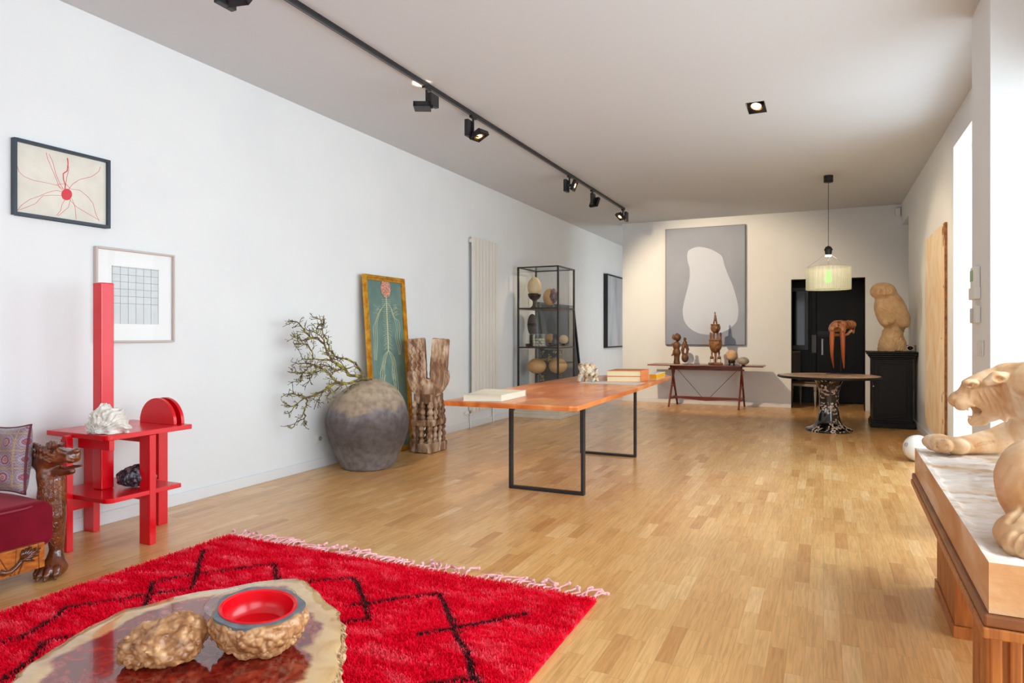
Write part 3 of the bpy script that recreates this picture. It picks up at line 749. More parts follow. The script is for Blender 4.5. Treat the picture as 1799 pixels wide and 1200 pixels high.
# coral-like white shell rock
cc = pz(192, 752, .69); cc = np.array([-3.895, 2.545, .69]); cc = pd(190, 729, 3.90); cc[2] = .69 + .078
shellm = simple('white_shell', (214, 206, 194), .7, (232, 228, 220), 12, .5, 90, .003, det=6)
def shell(P):
    L = (P - cc) @ Rcam
    d = ell(L, (.0, .0, 0), (.098, .072, .078)); d = smin(d, ell(L, (.055, 0, -.040), (.075, .05, .042)), .03); d = smin(d, ell(L, (-.072, 0, -.045), (.045, .045, .038)), .02); d = smin(d, ell(L, (-.01, -.01, -.06), (.085, .06, .03)), .02); d = smin(d, ell(L, (-.02, 0, .02), (.06, .05, .058)), .02)
    a = np.arctan2(L[:, 2] + .07, L[:, 0] + .03); r = np.sqrt(L[:, 0] ** 2 + L[:, 2] ** 2)
    d = d + .007 * np.sin(a * 26 + 4 * vnoise(L * 22)) * np.clip(r / .06, .3, 1)
    d = near(d, P, lambda Q: .012 * fbm(Q, 30, 3), .04)
    return np.maximum(d, .6910 - P[:, 2])
t = sculpt('shell_fossil', shell, cc - .14, cc + .15, .0034, shellm, loc=(cc[0], cc[1], .69), world=True)
tag(t, 'ruffled white fossil shell on the top of the red side table', 'fossil')
cb_ = pd(235, 833, 4.10); cb_[2] = .33 + .062
orem = N('black_ore'); orem.col(orem.ramp(orem.voro(55, out='Color'), [(.2, lin((24, 25, 30))), (.6, lin((62, 64, 74))), (.9, lin((130, 132, 146)))])); orem.set(rough=.32, spec=.7, metal=.2)
def ore(P):
    L = (P - cb_) @ Rcam
    d = ell(L, (.0, .0, 0), (.100, .07, .058)); d = smin(d, ell(L, (.015, 0, .028), (.055, .05, .050)), .02); d = smin(d, ell(L, (.09, .01, .0), (.045, .05, .035)), .02)
    def nn(Q):
        q = np.floor(Q * 46 + .8 * fbm(Q, 18, 2)[:, None]); return .011 * (_wt[(q[:, 0] % 16).astype(int), (q[:, 1] % 16).astype(int), (q[:, 2] % 16).astype(int), 0] - .5) + .006 * fbm(Q, 26, 2)
    d = near(d, P, nn, .04)
    return smax(d, .3315 - P[:, 2], .002)
t = sculpt('ore_rock', ore, cb_ - .14, cb_ + .15, .0036, orem.m, loc=(cb_[0], cb_[1], .33), world=True, sharp=28)
tag(t, 'craggy glossy black ore rock on the lower shelf of the red side table', 'rock')

# ================================================================= WALL PICTURES, LEFT
def frame_yz(g, X, y0, y1, z0, z1, w_, d_):
    g.box(X, X + d_, y0, y0 + w_, z0, z1).box(X, X + d_, y1 - w_, y1, z0, z1).box(X, X + d_, y0 + w_, y1 - w_, z0, z0 + w_).box(X, X + d_, y0 + w_, y1 - w_, z1 - w_, z1); return g
t = thing('framed_drawing', (XL, 2.63, 1.97), 'drawing of a red blot with trailing red threads in a dark frame', 'picture')
build('frame', frame_yz(G(), XL + .001, 2.345, 2.935, 1.968, 2.422, .019, .034), simple('blue_black_wood', (44, 56, 68), .4), parent=t, world=True, bevel=.002)
build('paper', G().box(XL + .004, XL + .012, 2.364, 2.916, 1.987, 2.403), simple('cream_paper', (226, 223, 212), .8, (218, 214, 202), 9), parent=t, world=True)
W0 = (16, 241); rg = G(); ink = simple('red_ink', (214, 66, 76), .7)
def wallpt(zx, zy, X=XL + .0125): p = px(zx / 2.858, 200 + zy / 2.857, X); return (p[0], p[1], p[2])
bl = [wallpt(335 + 27 * math.cos(a), 405 + 29 * math.sin(a)) for a in np.linspace(0, 2 * math.pi, 20, endpoint=False)]
rg.prism([(p[1], p[2]) for p in bl], XL + .0121, XL + .0128, 'x')
for L, w_ in (([(232, 195), (240, 230), (260, 275), (285, 330), (300, 370), (315, 385)], .0012), ([(246, 200), (265, 240), (280, 300), (300, 350), (318, 380)], .0012),
          ([(338, 222), (343, 250), (338, 285), (318, 300), (318, 330), (327, 355), (328, 380)], .003), ([(336, 224), (346, 280), (335, 320), (326, 378)], .0014), ([(88, 262), (95, 290), (120, 315), (165, 335), (240, 347), (290, 360), (325, 380)], .0011),
          ([(503, 265), (495, 290), (460, 315), (400, 330), (365, 350), (345, 378)], .0012), ([(88, 484), (110, 455), (150, 430), (200, 412), (240, 395), (285, 385), (312, 390)], .0011), ([(88, 486), (130, 470), (180, 450), (215, 410), (260, 407), (308, 410)], .0011),
          ([(350, 375), (400, 385), (440, 415), (468, 450), (480, 500), (500, 540)], .0011), ([(345, 425), (380, 465), (440, 500), (498, 535)], .0011), ([(325, 430), (310, 455), (305, 485), (285, 510)], .0011), ([(355, 430), (345, 470), (315, 495), (292, 514)], .0011), ([(362, 425), (378, 465), (382, 530)], .0011), ([(286, 355), (330, 352), (350, 372)], .0012)):
    pts = [wallpt(a + random.uniform(-1.5, 1.5), b + random.uniform(-1.5, 1.5)) for a, b in L]
    q = []
    for i in range(len(pts) - 1):
        for k in range(4): q.append(tuple(np.array(pts[i]) * (1 - k / 4) + np.array(pts[i + 1]) * k / 4))
    q.append(pts[-1]); rg.tube(q, w_, 5)
build('ink_lines', rg, ink, parent=t, world=True, recalc=False)
t = thing('framed_print', (XL, 3.12, 1.21), 'pale grid print on white mount in a thin beige frame, behind the red post', 'picture')
build('frame', frame_yz(G(), XL + .001, 2.838, 3.425, 1.208, 1.842, .013, .032), simple('beige_wood', (196, 182, 174), .5), parent=t, world=True, bevel=.002)
build('mount', G().box(XL + .004, XL + .010, 2.851, 3.412, 1.221, 1.829), simple('white_mount', (236, 239, 239), .8), parent=t, world=True)
a_ = px(197, 466, XL + .011); b_ = px(278, 570, XL + .011)
build('print_sheet', G().box(XL + .0102, XL + .0112, a_[1], b_[1], b_[2], a_[2]), simple('grey_print', (205, 212, 214), .8, (214, 220, 221), 12), parent=t, world=True)
g = G()
for k in range(7): yy = a_[1] + (b_[1] - a_[1]) * k / 6; g.box(XL + .0113, XL + .0118, yy - .0016, yy + .0016, b_[2], a_[2])
for k in range(6): zz = a_[2] - (a_[2] - b_[2]) * (.02 + k * .125); g.box(XL + .0113, XL + .0118, a_[1], b_[1], zz - .0014, zz + .0014)
build('grid_lines', g, simple('pencil_grey', (140, 150, 154), .8), parent=t, world=True)
build('glass_pane', G().box(XL + .020, XL + .022, 2.851, 3.412, 1.221, 1.829), M['glass_low'], parent=t, world=True)

# ================================================================= SOFA WITH CARVED DRAGON ARM
walnut = N('polished_carved_walnut'); walnut.col(walnut.ramp(walnut.noise(9, 5, dist=.6), [(.3, lin((58, 25, 11))), (.55, lin((100, 48, 20))), (.75, lin((148, 80, 34)))])); walnut.set(rough=.22, coat=.6, coatr=.08)
walnut.bump(walnut.noise(40, 4), .25, .003)
scal = N('carved_scales'); scal.col(scal.ramp(scal.noise(9, 5), [(.3, lin((74, 34, 13))), (.6, lin((122, 62, 24))), (.8, lin((166, 94, 40)))])); scal.set(rough=.2, coat=.6, coatr=.08)
scal.bump(scal.ramp(scal.voro(58, 'DISTANCE_TO_EDGE', (1, 1, .75)), [(.0, (0, 0, 0, 1)), (.14, (1, 1, 1, 1))]), .7, .004)
scal.bump(scal.voro(58, 'F1', (1, 1, .75)), .35, .004)
velvet = N('burgundy_velvet'); velvet.col(velvet.ramp(velvet.noise(4, 3), [(.3, lin((104, 10, 28))), (.7, lin((138, 22, 42)))])); velvet.set(rough=.75, sheen=.5, spec=.1)
velvet.b.inputs['Sheen Tint'].default_value = lin((236, 120, 132)); velvet.b.inputs['Sheen Roughness'].default_value = .4
sf = thing('sofa', (-3.98, 1.4, 0), 'burgundy velvet sofa with carved walnut dragon-head arm and paw foot, at the left edge', 'sofa')
def seat(P):
    d = bx(P, (-3.96, 1.37, .285), (.335, .815, .118), r=.055)
    d = smin(d, ell(P, (-3.96, 1.45, .37), (.32, .74, .055)), .03)
    return d
sculpt('seat', seat, (-4.34, .5, .13), (-3.55, 2.24, .47), .014, velvet.m, parent=sf, world=True)
build('seat_piping', G().tube([(-4.2, 2.125, .388), (-3.72, 2.125, .388), (-3.655, 2.09, .388), (-3.636, 2.03, .388), (-3.634, .6, .388)], .005, 6), simple('burgundy_piping', (140, 52, 66), .8), parent=sf, world=True, smooth=True, sharp=0)
build('backrest', G().box(-4.325, -4.20, .55, 1.95, .2, .92), velvet.m, parent=sf, world=True, bevel=.05, seg=4)
pnl = build('carved_panel', G().box(-3.635, -3.605, .6, 2.108, .078, .205), N('x').m, parent=sf, world=True, bevel=.003)
pm = N('veneered_walnut'); pm.col(pm.mix(pm.ramp(pm.voro(11, 'DISTANCE_TO_EDGE', (1, 1, .35)), [(.0, (1, 1, 1, 1)), (.03, (0, 0, 0, 1))]), pm.ramp(pm.noise(22, 4, (1, 1, 3)), [(.3, lin((150, 78, 26))), (.7, lin((196, 116, 48)))]), lin((60, 26, 10)))); pm.set(rough=.3, coat=.4)
pnl.data.materials[0] = pm.m
g = G()
sw = [px(a, b, -3.60) for a, b in ((0, 1005), (8, 1008), (18, 1005), (27, 998), (34, 990), (38, 983))]
g.tube([tuple(p) for p in sw], [.013, .014, .013, .012, .011, .010], 10)
for k, (a, b) in enumerate(((40, 966), (47, 963), (55, 961), (63, 962), (71, 963), (69, 969), (66, 976), (60, 985))):
    tip = px(a, b, -3.602); base = np.array(sw[-1]); midp = (tip + base) / 2 + np.array([.004, 0, .003])
    g.tube([tuple(base), tuple(midp), tuple(tip)], [.006, .0105, .0045], 8)
build('leaf_carving', g, walnut.m, parent=pnl, world=True, smooth=True, sharp=0)
# the arm: neck rail, horned head with open jaws, scaly leg, lion paw - one carved piece, scales as a second mesh
YA = 2.20
def A(x, y, dy=0.0): p = py(x, y, YA + dy); return (p[0], p[1], p[2])
mp = 3.5 / 1180
def armhead(P):
    d = chain(P, [A(-60, 806), A(20, 802), A(45, 800), A(75, 806), A(95, 806)], [.060, .062, .062, .060, .048], .03)
    d = smin(d, chain(P, [A(84, 812), A(88, 835), A(91, 858)], [.055, .062, .062], .03), .03)      # throat
    d = smin(d, chain(P, [A(96, 800), A(114, 800), A(126, 803)], [.046, .036, .032], .02), .02)   # muzzle
    for s_ in (-1, 1):
        d = smin(d, ell(P, A(134, 792, s_ * .020), (.019, .016, .016)), .012)                      # nostril bulbs
        d = smin(d, cap(P, A(86, 787, s_ * .036), A(108, 781, s_ * .030), .014, .008), .008)       # brow ridge
        d = smin(d, chain(P, [A(84, 781, s_ * .03), A(92, 778, s_ * .03), A(108, 782, s_ * .026)], [.006, .009, .007], .004), .004)
        d = smin(d, ell(P, A(102, 791, s_ * .036), (.014, .010, .012)), .006)                       # eyes
        d = smin(d, chain(P, [A(62, 782, s_ * .04), A(75, 790, s_ * .052), A(90, 800, s_ * .046)], [.010, .014, .008], .008), .008)
        d = smin(d, chain(P, [A(56, 795, s_ * .05), A(72, 803, s_ * .058), A(88, 812, s_ * .048)], [.010, .013, .008], .008), .008)
        d = smin(d, chain(P, [A(95, 810, s_ * .04), A(112, 806, s_ * .034), A(128, 810, s_ * .02)], [.012, .010, .008], .006), .006)  # lip
    d = smin(d, bx(P, A(122, 800), (.050, .040, .030), (0, 4, 0), .022), .015)
    # open mouth and lower jaw
    mouth = cap(P, A(108, 818), A(140, 819), .012, .016)
    d = smax(d, -mouth, .006)
    d = smin(d, chain(P, [A(92, 828), A(108, 829), A(127, 828)], [.034, .024, .015], .012), .012)
    d = smin(d, chain(P, [A(118, 823), A(130, 820), A(143, 818)], [.010, .009, .006], .004), .005)   # tongue
    # flowing mane on top
    a = (P[:, 0] + 4.0)
    top = np.clip((P[:, 2] - .60) / .04, 0, 1) * np.clip((-3.60 - P[:, 0]) / .05, 0, 1)
    d = d - .0065 * top * np.abs(np.sin(P[:, 0] * 120 + P[:, 1] * 60 + 8 * (P[:, 2])))
    return d
sculpt('dragon_arm', armhead, (-4.33, YA - .12, .38), (-3.40, YA + .12, .74), .0045, walnut.m, parent=sf, world=True)
def armleg(P):
    return chain(P, [A(91, 845), A(91, 870), A(95, 905), A(98, 940), A(99, 962), A(98, 985)], [.062, .066, .055, .042, .033, .035], .03)
sculpt('scaly_leg', armleg, (-3.85, YA - .12, .05), (-3.50, YA + .12, .56), .006, scal.m, parent=sf, world=True)
FZ = Rcam
fc = np.array([-3.655, 2.185, 0.])
def paw(P):
    L = (P - fc) @ FZ
    d = cap(L, (0, .01, .12), (0, .0, .055), .034, .052)
    d = smin(d, ell(L, (0.003, -.01, .045), (.066, .062, .046)), .02)
    for k, (x_, y_) in enumerate(((-.046, -.045), (-.017, -.066), (.016, -.068), (.046, -.050))):
        d = smin(d, chain(L, [(x_ * .7, y_ * .3, .062), (x_, y_, .050), (x_ * 1.12, y_ * 1.3, .030)], [.019, .021, .018], .006), .006)
        d = smin(d, cap(L, (x_ * 1.15, y_ * 1.35, .022), (x_ * 1.2, y_ * 1.5, .010), .013, .008), .003)
    d = smax(d, .001 - P[:, 2], .002); return d
sculpt('paw_foot', paw, fc - (.13, .13, .0), fc + (.13, .13, .17), .0042, walnut.m, parent=sf, world=True)

# patterned cushion leaning in the corner of the sofa
pc = N('patterned_silk'); spx = pc.n('ShaderNodeSeparateXYZ'); pc.l(pc.coord(), spx.inputs[0])
def cell(m, v, s_): return m.math('SUBTRACT', m.math('FRACT', m.math('ADD', m.math('DIVIDE', v, s_), .5)), .5)
cx_ = cell(pc, spx.outputs[0], .089); cz_ = cell(pc, spx.outputs[2], .089)
rad = pc.math('SQRT', pc.math('ADD', pc.math('MULTIPLY', cx_, cx_), pc.math('MULTIPLY', cz_, cz_)))
med = pc.ramp(rad, [(.0, lin((226, 190, 80))), (.06, lin((168, 24, 60))), (.10, lin((214, 206, 196))), (.17, lin((200, 70, 90))), (.20, lin((160, 20, 56))), (.27, lin((190, 186, 196))), (.33, lin((156, 144, 156))), (.42, lin((206, 180, 110))), (.45, lin((150, 134, 150)))], 'CONSTANT')
sq = pc.math('MAXIMUM', pc.math('ABSOLUTE', cx_), pc.math('ABSOLUTE', cz_))
bord = pc.math('GREATER_THAN', sq, .46)
chk = pc.n('ShaderNodeTexChecker'); chk.inputs['Scale'].default_value = 130; pc.l(pc.coord(), chk.inputs['Vector'])
c_ = pc.mix(.22, pc.mix(bord, med, lin((206, 184, 96))), chk.outputs['Color']); pc.col(pc.mix(1.0, c_, lin((196, 180, 192)), 'MULTIPLY')); pc.set(rough=.5, sheen=.3)
cu = thing('cushion', (-3.895, 2.065, .432), 'patterned silk cushion of red medallions with wine-red piping, standing on the velvet sofa', 'cushion', rz=math.radians(12))
nn = 28; v = []; S_ = .178
def cpt(u, vv, s_):
    pinch = 1 - .10 * (1 - abs(u) ** 2 * 1.0) * 0 ; e = (1 - u ** 4) * (1 - vv ** 4)
    x_ = u * S_ * (1 - .10 * (1 - vv * vv) * abs(u)); z_ = vv * S_ * (1 - .10 * (1 - u * u) * abs(vv))
    y_ = s_ * .065 * (e ** .55) * (1 + .08 * math.sin(9 * u + 5 * vv)); return (x_, y_, z_ + S_)
for s_ in (-1, 1):
    for i in range(nn + 1):
        for j in range(nn + 1): v.append(cpt(-1 + 2 * i / nn, -1 + 2 * j / nn, s_))
f = []
for s_ in (0, 1):
    b = s_ * (nn + 1) ** 2
    for i in range(nn):
        for j in range(nn):
            q = b + i * (nn + 1) + j; qq = (q, q + nn + 1, q + nn + 2, q + 1); f.append(qq if s_ == 0 else qq[::-1])
o = build('cushion_cover', G().add(v, f), pc.m, parent=cu, smooth=True, sharp=0)
per = [cpt(u, -1, 0) for u in np.linspace(-1, 1, 16)] + [cpt(1, u, 0) for u in np.linspace(-1, 1, 16)][1:] + [cpt(u, 1, 0) for u in np.linspace(1, -1, 16)][1:] + [cpt(-1, u, 0) for u in np.linspace(1, -1, 16)][1:]
build('piping', G().tube(per, .0055, 6), simple('wine_piping', (92, 18, 40), .6), parent=cu, smooth=True, sharp=0)
cu.rotation_euler = (math.radians(-7), math.radians(-3), math.radians(4))

# ================================================================= JAR WITH BRANCHES
vx, vy = -3.938, 5.226
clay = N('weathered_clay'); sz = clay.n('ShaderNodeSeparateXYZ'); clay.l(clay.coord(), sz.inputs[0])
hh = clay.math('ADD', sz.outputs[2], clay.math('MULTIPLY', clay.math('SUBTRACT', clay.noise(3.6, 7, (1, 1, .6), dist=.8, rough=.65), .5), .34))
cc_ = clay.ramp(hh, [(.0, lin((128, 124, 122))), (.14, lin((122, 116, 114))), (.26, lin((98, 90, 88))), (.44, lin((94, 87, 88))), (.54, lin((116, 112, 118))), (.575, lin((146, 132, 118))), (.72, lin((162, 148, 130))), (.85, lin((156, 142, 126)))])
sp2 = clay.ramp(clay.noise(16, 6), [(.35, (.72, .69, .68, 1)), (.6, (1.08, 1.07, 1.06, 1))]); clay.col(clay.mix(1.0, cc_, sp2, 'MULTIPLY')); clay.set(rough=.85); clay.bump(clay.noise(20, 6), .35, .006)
vs = thing('clay_jar', (vx, vy, 0), 'big round weathered grey-brown clay jar standing by the left wall, branches in it', 'jar')
ctrl = [(0, .0), (.20, .002), (.235, .015), (.262, .06), (.312, .16), (.362, .28), (.389, .39), (.391, .46), (.372, .55), (.325, .65), (.255, .735), (.175, .79), (.11, .818), (.080, .83), (.070, .832), (.062, .822), (.060, .80), (.09, .77), (.2, .70), (.3, .6), (.34, .46), (.3, .2), (.2, .05), (0, .04)]
def smooth_open(P, m=5):
    out = []
    for i in range(len(P) - 1):
        p0 = np.array(P[max(i - 1, 0)], float); p1 = np.array(P[i], float); p2 = np.array(P[i + 1], float); p3 = np.array(P[min(i + 2, len(P) - 1)], float)
        for j in range(m):
            t = j / m; out.append(tuple(.5 * ((2 * p1) + (-p0 + p2) * t + (2 * p0 - 5 * p1 + 4 * p2 - p3) * t * t + (-p0 + 3 * p1 - 3 * p2 + p3) * t ** 3)))
    out.append(tuple(P[-1])); return out
pr = [(max(0, a), b) for a, b in smooth_open(ctrl, 4)]
g = G().lathe(pr, n=72)
VV = np.array(g.v); off_ = fbm(VV, 3.5, 2) * .006; rr2 = np.sqrt(VV[:, 0] ** 2 + VV[:, 1] ** 2) + 1e-6
VV[:, 0] += VV[:, 0] / rr2 * off_; VV[:, 1] += VV[:, 1] / rr2 * off_
# the mouth sits a little to the right of the axis
sh_ = np.clip((VV[:, 2] - .45) / .38, 0, 1) ** 2; VV[:, 0] += .045 * sh_ * CT; VV[:, 1] += .045 * sh_ * ST
g.v = [tuple(p) for p in VV]
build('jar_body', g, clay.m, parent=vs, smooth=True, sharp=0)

barkb = N('lichen_bark'); barkb.col(barkb.ramp(barkb.noise(30, 4), [(.32, lin((62, 48, 40))), (.5, lin((104, 88, 62))), (.62, lin((150, 146, 44))), (.75, lin((176, 178, 70)))])); barkb.set(rough=.9); barkb.bump(barkb.noise(120, 3), .5, .002)
br = thing('branch_bundle', (-3.87, 5.2, .80), 'knotty lichen-covered bare branches spreading left out of the clay jar', 'branches')
def BZ(x, y):      # zoom pixel of the branch crop -> world, coming forward towards the tips
    X_ = 500 + x / 5.217; Y_ = 540 + y / 5.217
    return Vector(pd(X_, Y_, 6.36 - .62 * max(0, (655 - X_)) / 150))
MAIN = [([(795, 672), (740, 650), (700, 632), (640, 628), (590, 618), (540, 565), (480, 520), (430, 480), (405, 430), (380, 400), (360, 340), (300, 280), (240, 278), (190, 225), (150, 170), (110, 135), (60, 125)], .013, .003),
 ([(740, 650), (690, 580), (660, 520), (600, 490), (540, 468), (480, 460), (440, 410), (410, 380), (385, 300), (350, 230), (345, 160), (320, 110), (280, 95)], .008, .0025),
 ([(720, 655), (640, 680), (560, 700), (480, 690), (430, 630), (370, 580), (310, 545), (250, 520), (190, 515), (110, 515)], .011, .0025),
 ([(560, 700), (480, 690), (410, 725), (350, 765), (290, 790), (240, 820), (190, 825), (120, 805), (60, 790), (30, 795)], .010, .0025),
 ([(430, 480), (350, 480), (260, 472), (210, 480), (155, 462)], .006, .002),
 ([(260, 470), (255, 400), (215, 350), (180, 340), (120, 330), (85, 345)], .005, .002),
 ([(300, 280), (230, 290), (170, 300), (110, 285), (80, 262)], .005, .002),
 ([(540, 565), (460, 570), (400, 540), (330, 540), (260, 590), (200, 600), (130, 600), (50, 598)], .006, .002),
 ([(430, 620), (450, 590), (500, 580), (530, 570)], .004, .002),
 ([(330, 575), (280, 600), (240, 620), (230, 650), (215, 695)], .004, .002),
 ([(260, 525), (200, 570), (170, 610), (150, 650), (140, 680)], .004, .002),
 ([(200, 825), (205, 880), (185, 940), (180, 1020), (120, 1045), (70, 1110)], .006, .002),
 ([(180, 1020), (190, 1070), (192, 1110)], .003, .002),
 ([(190, 830), (120, 880), (60, 910), (25, 905)], .004, .002), ([(120, 880), (70, 940), (30, 970)], .003, .002),
 ([(350, 765), (320, 830), (300, 860), (325, 890)], .004, .002), ([(410, 725), (420, 780), (385, 820), (425, 850)], .004, .002),
 ([(690, 580), (640, 540), (560, 560), (500, 490), (450, 470)], .004, .002),
 ([(760, 685), (740, 740), (715, 815)], .004, .002), ([(680, 700), (620, 710), (585, 745), (560, 790)], .004, .002), ([(560, 700), (490, 740), (440, 780), (400, 740)], .003, .002),
 ([(360, 340), (350, 290), (300, 240), (250, 215), (235, 215)], .004, .002), ([(345, 160), (300, 150), (245, 160)], .003, .002), ([(300, 240), (290, 190), (330, 200), (365, 150)], .003, .002)]
rb = random.Random(21); g = G()
def twig(p, d, L, r, depth):
    pts = [Vector(p)]; q = Vector(d).normalized()
    for k in range(4):
        q = (q + Vector((rb.uniform(-.4, .4), rb.uniform(-.4, .4), rb.uniform(-.35, .4)))).normalized(); pts.append(pts[-1] + q * L / 4)
        if pts[-1].x < -4.32: pts[-1].x = -4.32
        if depth and rb.random() < .45: twig(pts[-1], (q + Vector((rb.uniform(-1, 1), rb.uniform(-1, 1), rb.uniform(-.8, 1)))).normalized(), L * .5, r * .75, depth - 1)
    g.tube(pts, [r, r * .85, r * .75, r * .7, r * 1.15], 5)
for L, r0, r1 in MAIN:
    P = [BZ(*p) for p in L]; k = len(P)
    Q = [Vector(q) for q in smooth_open([tuple(p) for p in P], 3)]; m_ = len(Q)
    jit = [Vector((rb.uniform(-.004, .004), rb.uniform(-.012, .012), rb.uniform(-.004, .004))) for _ in Q]; jit[0] = Vector()
    Q = [q + j for q, j in zip(Q, jit)]
    g.tube(Q, [1.35 * (r0 + (r1 - r0) * i / (m_ - 1)) * rb.uniform(.85, 1.25) for i in range(m_)], 7)
    for i in range(4 if r0 > .009 else 1, m_):
        if Q[i].x > -3.97 and r0 > .006: continue
        for _ in range(2):
            if rb.random() < .5:
                d = (Q[i] - Q[i - 1]).normalized() * .5 + Vector((rb.uniform(-.7, .7), rb.uniform(-1, .6), rb.uniform(-.8, .8)))
                twig(Q[i], d, rb.uniform(.03, .085), 0.0034, 1)
g.tube([BZ(795, 672), Vector((-3.87, 5.235, .76)), Vector((-3.88, 5.22, .55))], [.014, .016, .015], 8)
build('branches', g, barkb.m, parent=br, world=True, smooth=True, sharp=0, recalc=False)

# wall socket behind the jar, with a plug and cord hanging from the wall
so = thing('wall_socket', (XL, 4.78, .3), 'white double wall socket low on the left wall beside the clay jar', 'socket')
p_ = px(562, 770, XL)
build('socket_plate', G().box(XL, XL + .012, p_[1] - .055, p_[1] + .055, p_[2] - .04, p_[2] + .04), M['plastic'], parent=so, world=True, bevel=.004)
build('socket_well', G().tube([(XL + .012, p_[1] - .01, p_[2]), (XL + .016, p_[1] - .01, p_[2])], .022, 20), simple('socket_grey', (150, 150, 148), .5), parent=so, world=True)

# ================================================================= GREEN ANATOMY PICTURE IN GILT FRAME
pf = thing('leaning_picture', (-4.2, 5.95, 0), 'tall gilt-framed picture of a nerve figure on green ground, leaning behind the clay jar', 'picture')
W_, H_ = .73, 1.885
# local frame: x along +Y (width), y up, z out from the wall; leaning back
xd = Vector((0, 1, 0)); bot = Vector((-4.150, 5.585, .002)); topx = -4.286
up = (Vector((topx, 0, 1.885)) - Vector((bot.x, 0, 0))).normalized(); nd = xd.cross(up).normalized()
if nd.x < 0: nd = -nd
def LP(u, v_, w_=0.0): return bot + xd * u + up * v_ + nd * w_
def fbar(g, u0, u1, v0, v1, w0, w1):
    c = [LP(u, v_, w_) for w_ in (w0, w1) for v_ in (v0, v1) for u in (u0, u1)]
    return g.add(c, [(0, 2, 3, 1), (4, 5, 7, 6), (0, 1, 5, 4), (2, 6, 7, 3), (0, 4, 6, 2), (1, 3, 7, 5)])
g = G(); fw = .055
for a in ((0, fw, 0, H_), (W_ - fw, W_, 0, H_), (fw, W_ - fw, 0, fw), (fw, W_ - fw, H_ - fw, H_)): fbar(g, *a, 0, .028)
for a in ((.008, .03, .008, H_ - .008), (W_ - .03, W_ - .008, .008, H_ - .008), (.03, W_ - .03, .008, .03), (.03, W_ - .03, H_ - .03, H_ - .008)): fbar(g, *a, .028, .040)
build('gilt_frame', g, simple('bright_gilt', (186, 124, 24), .3, (226, 172, 66), 18, .3, 60, .002, metal=.5), parent=pf, world=True, bevel=.005)
gg = simple('green_painted_ground', (92, 124, 118), .45, (108, 138, 132), 7, .1, 40, .001)
build('canvas', fbar(G(), fw, W_ - fw, fw, H_ - fw, .002, .010), gg, parent=pf, world=True)
def PP(zx, zy, w_=.0115):   # zoom pixel of the picture crop -> u, v on the canvas
    X_ = 630 + zx / 7.06; Y_ = 470 + zy / 7.06
    r = Vector(ray(X_, Y_)); o_ = Vector(CO); t_ = (LP(0, 0, w_) - o_).dot(nd) / r.dot(nd); return o_ + r * t_
cream = simple('cream_line', (206, 204, 164), .6)
g = G()
def pl(L, w_): 
    Q = smooth_open([tuple(PP(a, b)) for a, b in L], 3); g.tube(Q, w_, 5)
pl([(335, 330), (345, 450), (350, 600), (358, 750), (365, 900), (370, 1030)], .006)
for k in range(26):
    y_ = 395 + k * 24; L_ = 26 + 26 * abs(math.sin(k * 1.3)) if y_ > 480 else 55
    xx = 338 + (y_ - 330) * .046
    for s_ in (-1, 1): pl([(xx, y_), (xx + s_ * L_ * .5, y_ + 6), (xx + s_ * L_, y_ + (22 if y_ > 760 else 2))], .0016)
for s_, ex in ((-1, 0), (1, 1)):
    for o_ in (0, 22, 46):
        if s_ < 0: pl([(340, 440), (300, 490), (262 - o_ * .3, 560), (240 - o_ * .8, 640 + o_), (225 - o_, 750), (235 - o_ * .9, 880), (228 - o_ * .8, 1010), (225 - o_ * .6, 1150)], .002)
        else: pl([(355, 440), (395, 490), (430, 570 + o_), (450 + o_, 660), (470 + o_ * .9, 760), (458 + o_, 860), (480 + o_, 960), (500 + o_ * .4, 1080)], .002)
for a in ((-10, 0), (6, 0), (22, 0)):
    pl([(370, 1030), (345 - a[0], 1080), (325 - a[0], 1150), (310 - a[0] * 1.4, 1260), (300 - a[0] * 1.5, 1420)], .002)
    pl([(372, 1030), (400 + a[0], 1080), (420 + a[0], 1150), (440 + a[0] * 1.3, 1290), (462 + a[0] * 1.5, 1500), (480 + a[0] * 1.5, 1720)], .002)
rr = random.Random(5)
for k in range(26):
    s_ = rr.choice((-1, 1)); x0 = 370 + s_ * rr.uniform(25, 80); y0 = rr.uniform(1060, 1500)
    pl([(x0, y0), (x0 + s_ * rr.uniform(5, 20), y0 + 45), (x0 + s_ * rr.uniform(10, 40), y0 + rr.uniform(80, 130))], .0012)
for k in range(22):
    s_ = rr.choice((-1, 1)); x0 = 345 + s_ * rr.uniform(70, 110); y0 = rr.uniform(470, 620)
    pl([(x0, y0), (x0 + s_ * rr.uniform(10, 30), y0 - 12), (x0 + s_ * rr.uniform(30, 60), y0 - rr.uniform(-30, 40))], .0012)
build('painted_nerves', g, cream, parent=pf, world=True, recalc=False)
g = G(); c0 = PP(334, 262, .012); ru = (PP(394, 262, .012) - c0).length; rv = (PP(334, 374, .012) - c0).length
v = []; n = 32
for w_ in (0, .003):
    for j in range(n): a = 2 * math.pi * j / n; v.append(c0 + xd * (ru * math.cos(a)) + up * (rv * math.sin(a)) + nd * w_)
g.add(v, [tuple(range(n - 1, -1, -1)), tuple(range(n, 2 * n))] + [(i, (i + 1) % n, n + (i + 1) % n, n + i) for i in range(n)])
bm_ = N('painted_brain'); bm_.col(bm_.ramp(bm_.voro(38, 'DISTANCE_TO_EDGE'), [(.02, lin((164, 96, 80))), (.12, lin((206, 148, 128))), (.3, lin((226, 180, 160)))])); bm_.set(rough=.6)
build('painted_brain', g, bm_.m, parent=pf, world=True)

